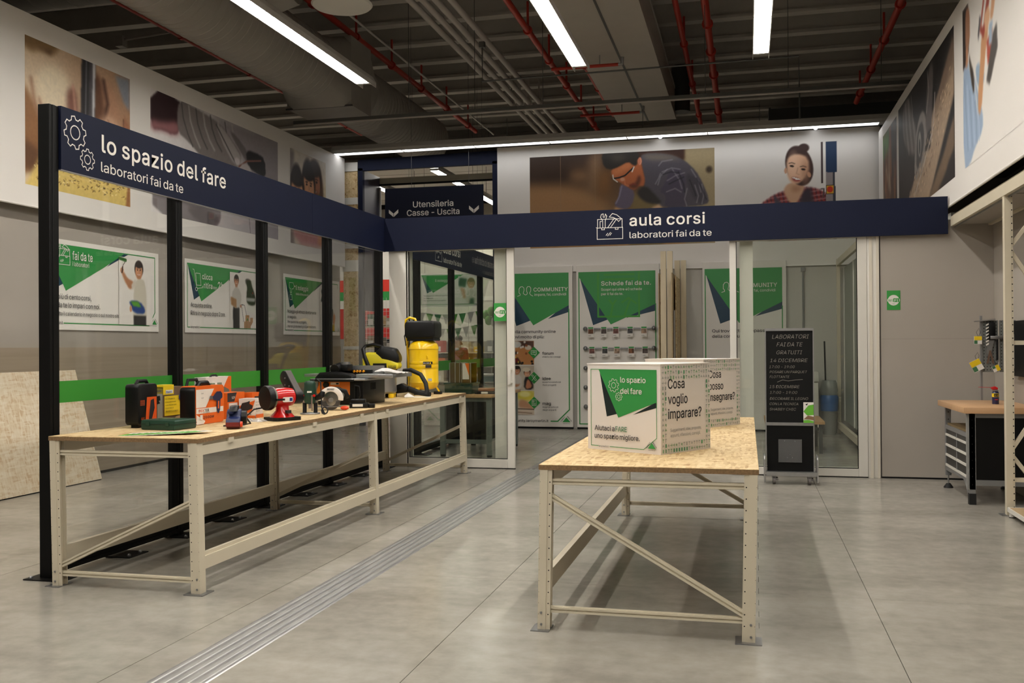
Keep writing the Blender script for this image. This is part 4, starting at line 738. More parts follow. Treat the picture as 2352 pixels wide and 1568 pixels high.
# ---- cube boxes
def cube(label, loc, rz, words, sub):
    o = thing('cube_box', label, 'box', loc, rz); a, h = .583, .55; b_ = .53
    MB().box(0, a, 0, b_, 0, h).build('carton', mat('white_card', (.90,.87,.84), .6), o); MB().box(-.003, a+.003, -.003, b_+.003, h-.004, h+.003).build('lid', MATS['white_card'], o)
    S = Sheet(o, 0)
    S.poly([(.10,.515),(.16,.215),(.245,.235),(.25,.25)], mat('near_black_print', (.05,.12,.12), .5), 'blue_triangle'); S.poly([(.555,.32),(.555,.285),(.37,.235)], MATS['near_black_print'], 'blue_triangle'); S.poly([(.095,.515),(.555,.515),(.555,.318),(.255,.212)], GREEN, 'green_triangle')
    S.lines([[(.555,.515),(.555,.10),(.455,.025),(.185,.025)], [(.09,.025),(.03,.025),(.03,.515),(.555,.515)]], .0035, GREEN, 'border_line')
    S.lines(gear(.22, .415, .042), .0028, WHITE, 'gear_icon'); S.lines(gear(.262, .345, .027, rot=0), .0026, WHITE, 'gear_icon'); S.txt('lo spazio', .275, .435, .055, WHITE, w=.20, bold=.006); S.txt('del fare', .275, .365, .055, WHITE, w=.17, bold=.006)
    S.txt('Aiutaci a', .062, .125, .050, INK, w=.165, bold=.006); S.txt('FARE', .235, .125, .050, mat('muted_green_print', (.25,.50,.33), .5), w=.092, bold=.006); S.txt('uno spazio migliore.', .062, .075, .050, INK, w=.365, bold=.006); S.txt('leroymerlin.it', .098, .019, .018, INK, w=.08); logo(S, .522, .035, .075)
    r = thing('side_print', None, None, (a, 0, 0), 90); r.parent = o; S2 = Sheet(r, 0)
    for t, z in zip(words, (.40, .305, .215)): S2.txt(t, .075, z, .095, INK, w={'Cosa': .175, 'voglio': .205, 'imparare?': .355, 'posso': .205, 'insegnare?': .375}[t], bold=.008)
    S2.txt('Suggerimenti, idee, proposte,', .095, .135, .03, GREY, w=.33); S2.txt('appunti, riflessioni, consigli.', .095, .102, .03, GREY, w=.32)
    rs = random.Random(sub); a1 = []; a2 = []; a3 = []
    def icon(x, z):
        k = rs.randrange(6); t = a3 if k == 0 else rs.choice((a1, a1, a2)); s = .011
        if k in (0, 1): t.append([(x-s*.6,z-s),(x+s*.6,z-s),(x+s*.6,z+s),(x-s*.6,z+s)])
        elif k == 2: t.append([(x-s*.2,z-s),(x+s*.2,z-s),(x+s*.2,z+s),(x-s*.2,z+s)]); t.append([(x-s*.7,z+s*.4),(x+s*.7,z+s*.4),(x+s*.7,z+s),(x-s*.7,z+s)])
        elif k == 3: t.append(circ(x, z, s*.7, 8)); t.append([(x+s*.3,z-s),(x+s*.7,z-s),(x+s*.2,z),(x-s*.1,z)])
        elif k == 4: t.append([(x-s,z-s*.5),(x+s,z-s*.5),(x,z+s)])
        else: t.append([(x-s,z-s*.25),(x+s,z-s*.25),(x+s,z+s*.25),(x-s,z+s*.25)]); t.append([(x+s*.2,z-s),(x+s*.5,z-s),(x+s*.5,z+s),(x+s*.2,z+s)])
    for i in range(19):
        for j in range(17):
            x = .02+i*.0272; z = .02+j*.032
            if i in (0, 1, 17, 18) or j in (0, 1, 15, 14, 16): icon(x, z)
    S2.multi(a1, mat('pale_grey_print', (.68,.68,.65), .6), 'icon_pattern')['kind'] = 'stuff'; S2.multi(a2, mat('pale_green_print', (.52,.66,.50), .6), 'icon_pattern')['kind'] = 'stuff'; S2.multi(a3, mat('mid_green_print', (.30,.58,.38), .6), 'icon_pattern')['kind'] = 'stuff'
    return o
cube('nearer white cube box printed with a large green triangle', (-1.01, 6.218, .932), -31.8, ('Cosa', 'voglio', 'imparare?'), 3)
cube('white cube box standing behind the one with the green triangle', (-.837, 8.17, .932), -31.8, ('Cosa', 'posso', 'insegnare?'), 5)

# ================================================================ the classroom behind the doors
def info_board(label, x0, w, text1, text2, full=True):
    o = thing('info_board', label, 'board', (x0, 18.30, 0)); MB().box(0, w, 0, .06, .035, 3.14).build('panel', PAPER, o, bevel=.004, seg=1); MB().box(0, w, .004, .05, 0, .035).build('plinth', BLACK, o); S = Sheet(o, 0); r = w-.07
    S.poly([(.05,2.97),(.32,1.99),(.62,2.10)], DNAVY, 'blue_triangle'); S.poly([(r,2.45),(r,2.25),(.95,2.12)], DNAVY, 'blue_triangle'); S.poly([(.04,3.01),(r,3.01),(r,2.38),(.66,2.0),(.04,2.93)], GREEN, 'green_triangle'); return o, S, r
def heads(x, z, s):
    return [[(x+s*a, z+s*b) for a, b in q] for q in ([(0,0),(.28,.10),(.26,.24),(.15,.35),(.16,.75),(.30,.95),(.50,.98),(.66,.85),(.68,.60),(.62,.40),(.60,.28),(.75,.16),(.86,.12)], [(.86,.12),(1.0,.22),(1.03,.35),(.94,.5),(.94,.8),(1.06,.97),(1.26,.98),(1.38,.82),(1.38,.52),(1.28,.35),(1.28,.24),(1.40,.10),(1.6,.0)])]
def community(o, S):
    S.lines(heads(.35, 2.57, .19), .010, WHITE, 'heads_icon'); S.txt('COMMUNITY', .669, 2.657, .115, WHITE, w=.674, bold=.03); S.txt('impara, fai, condividi', .686, 2.572, .078, WHITE, w=.625)
o, S, r = info_board('classroom board with three photos and green icon diamonds', -4.69, 1.43, '', ''); community(o, S); S.lines([[(r,2.3),(r,.37),(1.13,.146),(1.0,.146)]], .022, GREEN, 'border_line')
S.txt('Nella community online', .205, 1.851, .088, INK, w=.895, bold=.006); S.txt('trovi molto di più:', .205, 1.75, .088, INK, w=.67, bold=.006); S.txt('community.leroymerlin.it', .12, .128, .075, INK, w=.825, bold=.004); logo(S, 1.30, .13, .20)
rs = np.random.RandomState(7)
P = Paint(1., 56, (.80,.55,.33)); P.poly([(.3,.75),(1,.7),(1,1),(.3,1)], (.35,.24,.2), .02); P.poly([(0,0),(.5,0),(.3,.3),(0,.25)], (.2,.13,.13), .02); P.stroke([(.0,.15),(.2,.3),(.4,.0)], .06, (.90,.76,.16), .4); P.ell(.25,.85,.2,.14,(.88,.88,.86),.3); P.ell(.75,.72,.14,.1,(.92,.87,.8),.3); P.ell(.2,.18,.12,.1,(.45,.1,.1),.3)
for k in range(16): P.ell(rs.rand(), rs.rand(), .05, .05, [(.1,.09,.09),(.93,.9,.86),(.6,.35,.2)][k % 3], .4)
S.photo(.209, 1.238, .46, .462, P)
P = Paint(1., 60, (.82,.77,.70)); P.poly([(0,.0),(0,.95),(.08,.9),(.1,0)], (.25,.2,.18), .03); P.poly([(.0,.0),(.45,.0),(.48,.5),(.30,.66),(.1,.6),(0,.4)], (.88,.85,.82), .02, smooth=1); P.stroke([(.1,.55),(.14,.0)], .08, (.12,.11,.11), .2); P.poly([(.0,.3),(.3,.2),(.42,.28),(.3,.1),(0,.14)], (.80,.57,.42), .02, smooth=1); face(P, .26, .80, .16, (.82,.58,.44), (.12,.09,.08)); P.poly([(.55,.0),(.95,.0),(.95,.3),(.75,.6),(.58,.5)], (.14,.12,.12), .02, smooth=1); P.poly([(.60,.0),(.7,.45),(.8,.4),(.95,.1)], (.78,.52,.38), .02, smooth=1); face(P, .70, .70, .15, (.86,.64,.50), (.2,.12,.09)); P.ell(.67,.84,.17,.09,(.90,.85,.76),.2); S.photo(.209, .752, .46, .462, P)
P = Paint(1., 56, (.88,.84,.76)); P.poly([(.3,1),(1,1),(1,.6),(.6,.55),(.2,.7)], (.86,.80,.25), .08); P.ell(.6,.85,.25,.12,(.95,.92,.6),.6); P.poly([(0,.75),(.2,.7),(.2,.3),(0,.3)], (.62,.42,.30), .05); P.poly([(.3,.3),(.35,.62),(.6,.62),(.9,.4),(1,.2),(.7,.25)], (.80,.60,.46), .03, smooth=1); P.stroke([(0,.25),(1,.22)], .04, (.35,.25,.2), .5); P.poly([(0,.2),(1,.18),(1,0),(0,0)], (.85,.78,.70), .02); P.stroke([(0,.12),(.9,.06)], .03, (.5,.38,.3), .6); S.photo(.209, .268, .46, .462, P)
for z, t, s1, s2 in ((1.47, 'forum', 'chiedi e dai consigli', ''), (.982, 'idee', 'scopri e condividi', 'i tuoi progetti'), (.50, 'mag', 'leggi gli articoli', 'degli esperti')):
    S.poly([(.669-.118,z),(.669,z-.118),(.669+.118,z),(.669,z+.118)], mat('bright_green_print', (.16,.58,.25), .45), 'green_diamond')
    ic = {'forum': [[(.615,z+.04),(.72,z+.04),(.72,z-.03),(.69,z-.03),(.70,z-.055),(.665,z-.03),(.615,z-.03),(.615,z+.04)], [(.64,z+.02),(.70,z+.02)], [(.64,z),(.70,z)]], 'idee': [[(.62,z+.05),(.645,z+.06),(.72,z-.04),(.695,z-.055),(.62,z+.05)], [(.63,z-.05),(.71,z+.05)]], 'mag': [[(.628,z+.055),(.71,z+.055),(.71,z-.055),(.628,z-.055),(.628,z+.055)], [(.645,z+.035),(.67,z+.035),(.67,z+.01),(.645,z+.01),(.645,z+.035)], [(.645,z-.015),(.695,z-.015)], [(.645,z-.035),(.695,z-.035)]]}[t]
    S.lines(ic, .007, WHITE, 'line_icon'); S.txt(t, .835, z-.04, .088, INK, w={'forum': .225, 'idee': .165, 'mag': .165}[t], bold=.006); S.txt(s1, .835, z-.095, .046, INK, w=.36 if t != 'mag' else .31)
    if s2: S.txt(s2, .835, z-.15, .046, INK, w=.27)
o, S, r = info_board('classroom board with green heading seen through the right glass door', -.80, 1.50, '', ''); community(o, S); S.lines([[(.05,2.95),(.05,.12),(.9,.12)], [(r,2.3),(r,.37)]], .018, GREEN, 'border_line'); S.txt('Qui trovi tutti gli appassionati', .17, 1.83, .088, INK, w=1.17, bold=.006); S.txt('della community.', .17, 1.73, .088, INK, w=.66, bold=.006)
# board with card rails
o, S, r = info_board('classroom board with chrome rails holding small cards', -3.18, 1.58, '', ''); S.lines([[(.05,2.95),(.05,.10),(r,.10)], [(r,2.38),(r,.10)]], .02, GREEN, 'border_line')
S.lines([[(.42,2.98),(.42,2.15),(1.2,2.15),(1.2,2.98)], [(.55,2.95),(1.1,2.95)], [(.55,2.86),(1.1,2.86)], [(.66,2.15),(.70,2.38),(.64,2.46)], [(.70,2.38),(.76,2.46)], [(.92,2.15),(1.02,2.44)], [(.88,2.42),(1.0,2.5),(1.14,2.40)]], .035, mat('leaf_green_print', (.24,.60,.20), .45), 'watermark_icon')
S.txt('Schede fai da te.', .48, 2.745, .125, WHITE, w=.945, bold=.014); S.txt('Scopri qui oltre 40 schede', .48, 2.645, .075, WHITE, w=.775); S.txt('per il fai da te.', .48, 2.56, .075, WHITE, w=.42)
for z in (1.92, 1.546, 1.169, .80, .433):
    rl = MB().cyl((.20,-.07,z), (1.46,-.07,z), .016, 12).build('card_rail', STEEL, o, True)
    for x in (.18, 1.48): MB().ball((x,-.07,z), .045).cyl((x,-.07,z), (x,0,z), .02, 10).build('rail_knob', mat('satin_steel', (.52,.52,.52), .35, .8), rl, True)
ci = 0; cols = ((.45,.3,.2), (.35,.3,.28), (.5,.33,.3), (.3,.3,.3), (.6,.5,.42))
for row, z in ((('upper'), 1.90), (('lower'), 1.525)):
    for k, x in enumerate((-2.95, -2.70, -2.47, -2.20, -1.94)):
        x += .02 if row == 'lower' else 0; q = ('first', 'second', 'third', 'fourth', 'fifth')[k]
        c = thing('info_card', f'{q} small photo card on the {row} chrome rail', 'card', (x, 18.205, z), group='cards on the chrome rails'); MB().box(0, .115, 0, .012, -.14, .06).build('card_pad', PAPER, c); T = Sheet(c, 0); T.rect(.008, .107, .02, .05, GREEN, 'printed_heading')
        P = Paint(1.1, 14, cols[(k+ci) % 5]); P.grain(.35, k+ci*7+1, 3); T.photo(.008, -.075, .099, .09, P); T.txt('scheda', .012, -.12, .03, INK, w=.05)
    ci += 2
# boards standing on edge in the rack
o = thing('board_rack', 'pale rack uprights with plywood sheets between classroom boards', 'rack', (-1.48, 17.2, 0)); PLY = mat('plywood', (.72,.62,.47), .6, var=.1, scale=4, stretch=(1,1,8))
for x, y, t in ((.0,0,3.26), (.115,0,3.26), (.19,.8,3.16), (.30,.8,3.16)): MB().box(x, x+.095, y, y+.09, 0, t).build('upright', mat('pale_pine', (.88,.82,.70), .55), o)
for x, y0, y1, z0, z1, mm in ((-.05,.1,1.0,.1,2.88,PLY), (-.02,.12,1.0,.1,2.86,OSB), (.225,-.5,.75,.1,2.84,PLY), (.25,-.35,.78,.1,2.2,GREYW), (.27,-.2,.78,.1,2.8,OSB)): MB().box(x, x+.018, y0, y1, z0, z1).build('sheet', mm, o)
# low wooden bench, bin, broom, white cabinet, pipe, side rack
o = thing('low_bench', 'low wooden bench with dark legs behind the glass door', 'bench', (.25, 14.7, 0)); MB().box(0, .84, 0, 1.2, .43, .47).build('seat_board', mat('light_wood', (.74,.58,.40), .5, var=.1, scale=3, stretch=(6,1,1)), o)
for x, y in ((.04,.04), (.76,.04), (.04,1.1), (.76,1.1)): MB().box(x, x+.05, y, y+.05, 0, .43).build('leg', DGREY, o)
MB().box(.05, .8, .05, .08, .34, .38).build('stretcher', DGREY, o)
o = thing('white_cabinet', 'white cabinet partly hidden behind the chalkboard', 'cabinet', (.68, 17.55, 0)); MB().box(0, .52, 0, .6, .12, .93).build('body', WFRAME, o, bevel=.01); MB().box(-.01, .53, -.01, .61, .94, 1.12).build('lid', WFRAME, o, bevel=.02); MB().box(.02, .5, .02, .58, 0, .12).build('plinth', GREY, o)
o = thing('waste_bin', 'grey waste bin with blue bag behind the glass door', 'bin', (1.40, 17.9, 0)); MB().lathe([(.11,0),(.14,.62),(.15,.64),(.135,.64),(.105,.03)], 20).build('bucket', GREY, o, True); MB().lathe([(.148,.42),(.155,.55),(.16,.66),(.14,.70),(.145,.6),(.14,.45)], 20).build('bin_bag', mat('blue_bag', (.28,.44,.66), .35), o, True)
MB().lathe([(.13,.68),(.15,.78),(.13,.92),(.11,.96),(.12,.85)], 16).build('clear_bag', mat('clear_film', (.75,.76,.74), .3, alpha=.45), o, True)
o = thing('broom', 'black handled broom standing in the grey bin', 'broom', (1.36, 17.9, .03)); MB().cyl((0,0,.02), (-.03,.02,1.62), .014, 10).build('handle', PLAST, o, True); MB().box(-.09, .09, -.03, .03, .0, .12).build('brush_head', PLAST, o)
o = thing('wall_conduit', 'grey vertical conduit on the classroom back wall', 'conduit', (1.0, 18.38, 0)); MB().cyl((0,0,1.0), (0,0,2.98), .018, 8).build('tube', GREY, o, True); MB().box(-.035, .035, -.03, .03, 2.93, 3.0).build('clip', GREY, o)
o = thing('side_rack', 'beige rack with grey panels along the classroom side wall', 'rack', (1.56, 14.8, 0))
for y in (0, 3.3):
    p = MB().box(0, .06, y, y+.07, 0, 3.12).build('upright', BEIGE, o); hl = MB()
    for k in range(46): hl.cyl((-.001, y+.035, .1+k*.065), (.001, y+.035, .1+k*.065), .006, 6)
    hl.build('perforation', BLACK, p)['kind'] = 'stuff'
    for z in (1.35, 2.2, .75): MB().bar((.03,y+.035,z), (.35,y+.035,z+.16), .02, .03).build('bracket', BEIGE, p)
for z in (.10, 3.0): MB().box(.005, .055, .07, 3.3, z, z+.11).build('long_rail', BEIGE, o)
pn = MB().box(.12, .14, .12, 3.25, .24, 2.95).build('panel', mat('frosted_grey_panel', (.58,.60,.56), .35), o)
for a, b, c, d in ((.12,.2,.24,2.95), (1.6,1.68,.24,2.95), (3.17,3.25,.24,2.95)): MB().box(.105, .12, a, b, c, d).build('panel_frame', WFRAME, pn)
# work table inside the classroom, cases on it
o = thing('steel_work_table', 'grey steel work table with wooden top inside the classroom', 'work table', (-4.36, 13.42, 0)); MB().box(-.03, .80, -.06, 1.75, .86, .905).build('tabletop', mat('light_wood', (.74,.58,.40), .5), o, bevel=.004)
GST = mat('grey_green_steel', (.46,.49,.47), .42, .3)
for x, y in ((0,0), (.70,0), (0,1.6), (.70,1.6)): MB().box(x, x+.075, y, y+.06, .03, .86).build('leg', GST, o); MB().box(x+.005, x+.07, y+.005, y+.055, 0, .03).build('foot', RUBBER, o)
for z in (.80, .19): MB().box(.075, .70, .01, .04, z, z+.06).build('cross_rail', GST, o); MB().box(.075, .70, 1.61, 1.64, z, z+.06).build('cross_rail', GST, o)
MB().box(.72, .74, .06, 1.6, .25, .86).build('side_panel', BLACK, o); MB().box(.08, .70, .05, .07, .25, .80).build('end_panel', BLACK, o)
o = thing('green_toolbox', 'dark green toolbox on the classroom work table', 'toolbox', (-4.33, 13.55, .905)); MB().box(0, .42, 0, .4, 0, .155).build('tray', DGREEN, o, bevel=.012); MB().box(-.008, .428, -.008, .408, .135, .16).build('rim', DGREEN, o)
o = thing('aluminium_case', 'brown aluminium framed case standing on the green toolbox', 'case', (-4.27, 13.60, 1.068)); MB().box(0, .17, .0, .3, 0, .29).build('shell', mat('brown_panel', (.36,.30,.20), .5), o)
for x in (0, .085, .155): MB().box(x, x+.015, -.006, .306, 0, .295).build('edge_profile', ALU, o)
MB().tube([(.05,.15,.29),(.05,.15,.315),(.12,.15,.315),(.12,.15,.29)], .008, 8).build('handle', STEEL, o)
o = thing('aluminium_case', 'aluminium case with orange label beside the brown case', 'case', (-4.085, 13.60, 1.068)); MB().box(0, .15, .0, .3, 0, .285).build('shell', MATS['brown_panel'], o); MB().box(0, .012, -.006, .306, 0, .29).build('edge_profile', ALU, o); MB().box(.138, .15, -.006, .306, 0, .29).build('edge_profile', ALU, o); T = Sheet(o, -.006); T.rect(.02, .12, .05, .285, PAPER, 'printed_label'); T.poly([(.06,.285),(.12,.285),(.12,.10),(.09,.2)], ORANGE, 'printed_shape')
o = thing('wood_offcut', 'reddish wood offcut on the classroom work table', 'wood block', (-3.83, 13.6, .945)); MB().box(0, .24, 0, .09, 0, .045).build('block', mat('red_wood', (.62,.42,.30), .6, var=.1, scale=5, stretch=(1,6,6)), o, bevel=.003)
o = thing('tool_tray', 'low black tool tray under the wood offcut', 'tray', (-3.86, 13.52, .905)); MB().box(0, .30, 0, .22, 0, .04).build('tray', PLAST, o, bevel=.004); MB().box(.1, .2, -.004, .0, .008, .034).build('label_plate', PAPER, o)

# ================================================================ the store beyond the portal
o = thing('store_fascia', 'white store wall with red and green bands beyond the portal', 'store wall', (-18, 33, 0))
for z0, z1, mm, n in ((0,1.9,mat('store_grey', (.55,.53,.5), .6),'base_panel'), (1.9,3.0,mat('store_red', (.74,.20,.17), .55),'red_panel'), (3.0,3.3,mat('store_white', (.86,.84,.80), .6),'white_panel'), (3.3,3.62,GREEN,'green_band'), (3.62,4.05,mat('store_red_bright', (.85,.22,.16), .55),'red_band'), (4.05,6.6,MATS['store_white'],'white_panel')): MB().box(0, 6.0, 0, .1, z0, z1).build(n, mm, o)
for k in range(3): MB().box(1+2*k, 1.04+2*k, -.02, 0, 0, 3.0).build('seam_strip', MATS['store_white'], o)
o = thing('store_partition', 'pale store wall behind the long shop shelf', 'store wall', (-11.9, 32.6, 0))
for k in range(5): MB().box(2.4*k, 2.4*k+2.39, 0, .08, 0, 6.6).build('wall_panel', mat('pale_store_wall', (.78,.755,.70), .65), o)
MB().box(0, 11.9, -.02, 0, 3.2, 3.35).build('light_band', MATS['store_white'], o)
o = thing('store_soffit', 'pale ribbed soffit under the store roof beyond the portal', 'soffit', (-13, 25.5, 6.62))
for k in range(6): MB().box(0, 11, k*1.1, k*1.1+1.04, 0, .04).build('soffit_panel', mat('soffit_white', (.86,.84,.80), .6), o)
for x in (.4, 3.2, 6.0, 8.8): MB().box(x, x+.06, 0, 6.6, .04, .12).build('soffit_rail', HOUS, o); MB().cyl((x+.03,.5,.12), (x+.03,.5,1.09), .006, 6).build('hanger_wire', COND, o); MB().cyl((x+.03,6,.12), (x+.03,6,1.09), .006, 6).build('hanger_wire', COND, o)
def wire_rack(label, loc, w, h):
    o = thing('wire_rack', label, 'rack', loc)
    for x in (0, w): MB().box(x, x+.05, 0, .05, 0, h).build('upright', BEIGE, o)
    g = MB()
    for k in range(int(w/.09)): g.box(.05+k*.09, .058+k*.09, .02, .028, .3, h)
    for k in range(int((h-.3)/.11)): g.box(.05, w, .018, .03, .3+k*.11, .308+k*.11)
    g.build('wire_grid', mat('white_wire', (.86,.84,.80), .5), o)
    for z in (.35, 1.0, 1.55, 2.1): MB().box(0, w, .03, .5, z, z+.03).build('shelf', BEIGE, o)
    return o
wire_rack('white wire rack seen past the portal lining', (-9.75, 23.0, 0), 1.15, 2.85)
k = 0
for z in (.38, 1.03, 1.58, 2.13):
    for x in (.1, .32, .56, .82):
        c = ((.75,.72,.66), (.25,.25,.26), (.72,.30,.2), (.3,.42,.3), (.62,.52,.36))[k % 5]; b = thing('stock_box', f"{('pale','dark','reddish','greenish','brown')[k%5]} stock box on the {('lowest','second','third','top')[k//4]} wire rack shelf, {('outer left','inner left','inner right','outer right')[k%4]}", 'box', (-9.75+x, 23.1, z)); hh = .16+.05*((k*7) % 4)
        MB().box(0, .18, 0, .25, 0, hh).build('carton', mat(f'stock_{k%5}', c, .6), b); MB().box(.02, .16, -.003, 0, .03, hh*.6).build('label_plate', PAPER, b); k += 1
def gondola(label, loc, w):
    o = thing('shop_shelf', label, 'shelf', loc); MB().box(0, w, .45, .5, 0, 1.75).build('back_panel', mat('store_grey', (.55,.53,.5), .6), o)
    for z in (.1, .55, 1.0, 1.4): MB().box(0, w, 0, .45, z, z+.03).build('shelf_board', BEIGE, o)
    return o
gondola('long shop shelf seen between the black posts', (-9.4, 27.0, 0), 5.2)
rr = random.Random(11); k = 0
nm = ('orange', 'teal', 'grey', 'cream', 'red', 'black', 'yellow')
for zi, z in enumerate((.58, 1.03, 1.43)):
    for j in range(13):
        cc = ((.86,.42,.15), (.2,.42,.42), (.5,.5,.5), (.85,.8,.7), (.72,.2,.16), (.15,.15,.15), (.86,.72,.2))[k % 7]; b = thing('stock_box', f"{nm[k%7]} stock box on the long shop shelf's {('low','middle','top')[zi]} board, {('first','second','third','fourth','fifth','sixth','seventh','eighth','ninth','tenth','eleventh','twelfth','thirteenth')[j]} from the wire rack end", 'box', (-9.3+.39*j, 27.05, z), group='stock on the long shop shelf'); hh = .15+rr.random()*.2
        MB().box(0, .2+rr.random()*.1, 0, .3, 0, hh).build('carton', mat(f'shop_{k%7}', cc, .6), b); MB().box(.03, .16, -.003, 0, .03, hh*.5).build('label_plate', PAPER, b); k += 3
o = thing('trestle_table', 'white table on teal trestles in the store', 'table', (-6.5, 22.5, 0)); MB().box(0, 1.6, 0, .8, .88, .92).build('tabletop', MATS['store_white'], o); TE = mat('teal_paint', (.16,.42,.45), .5)
for x in (.1, 1.4):
    MB().bar((x,.05,0), (x+.1,.4,.88), .05, .05).build('leg', TE, o); MB().bar((x,.75,0), (x+.1,.4,.88), .05, .05).build('leg', TE, o)
MB().box(.1, 1.5, .02, .06, .74, .88).build('apron', TE, o); MB().bar((.2,.05,.7), (1.4,.05,.15), .04, .05).build('brace', TE, o)
o = thing('reflected_poster', 'added green triangle poster standing in for a reflection in the partition glass', 'poster', (-8.25, 23.6, 2.62)); MB().box(0, 1.72, 0, .01, 0, .86).build('panel', PAPER, o); S = Sheet(o, 0); S.poly([(.12,.80),(.26,.35),(.40,.42)], DNAVY, 'blue_triangle'); S.poly([(.10,.82),(1.25,.82),(.85,.6),(.42,.36)], GREEN, 'green_triangle'); S.txt('il noleggio', .48, .64, .11, WHITE, w=.40); S.txt('Noleggia gli attrezzi direttamente', .17, .27, .055, INK, w=.8); S.txt('in negozio.', .17, .21, .055, INK, w=.26); S.txt('Per quando hai un progetto,', .17, .15, .045, INK, w=.6); S.lines([[(.1,.06),(1.6,.06),(1.66,.15),(1.66,.82),(1.2,.82)], [(.1,.06),(.1,.8)]], .008, GREEN, 'border_line')  # solid poster added in place of one mirrored in the partition glass
P = Paint(.8, 40, PB); P.poly([(.1,.6),(.3,.55),(.4,.2),(.25,.2)], (.8,.58,.44), .02); P.poly([(.0,.65),(.35,.6),(.45,.9),(.05,.95)], (.12,.24,.2), .02); face(P, .65, .72, .16, (.8,.6,.45), (.5,.36,.2)); P.poly([(.3,.0),(.95,.0),(.9,.5),(.5,.55)], (.82,.79,.74), .02, smooth=1); P.poly([(.55,0),(.8,0),(.8,.2),(.6,.2)], (.2,.2,.2), .02); S.photo(1.1, .07, .52, .7, P)
for x in (.2, 1.5): MB().cyl((x,.005,.86), (x,.005,5.09), .004, 6).build('wire', COND, o)
for bi, (z, y, xs, n) in enumerate(((2.45, 21.6, -7.75, 9), (2.12, 21.9, -7.75, 8))):
    o = thing('bunting_string', f"string of green and white flags in the store, the {('upper','lower')[bi]} one", 'bunting', (xs, y, z)); st = [(k*.2, 0, -.10*math.sin(math.pi*k/n)) for k in range(n+1)]; MB().tube(st, .006, 6).build('string', PAPER, o)
    for q in (st[0], st[-1]): MB().cyl(q, (q[0],0,8.14-z), .003, 6).build('hanging_wire', COND, o)
    for k in range(n): MB().prism([(st[k][0]+.015, st[k][2]-.005), (st[k+1][0]-.015, st[k+1][2]-.005), ((st[k][0]+st[k+1][0])/2, st[k][2]-.24)], -.002, .002, 'y').build('flag', (GREEN, PAPER, LGREEN)[(k+bi) % 3], o)
o = thing('balloon_cluster', 'cluster of green and white balloons in the store', 'balloons', (-6.05, 22.7, 2.35)); MB().tube([(0,0,0),(.02,0,-.7),(0,0,-1.42)], .004, 6).build('string', PAPER, o)
for x, y, z, mm in ((-.13,0,.02,LGREEN), (.02,-.06,.10,LGREEN), (.10,.04,-.04,LGREEN), (-.05,-.05,-.12,LGREEN), (.09,-.04,-.16,PAPER)): MB().ball((x,y,z), .095, .095, .12).build('balloon', mm, o, True)
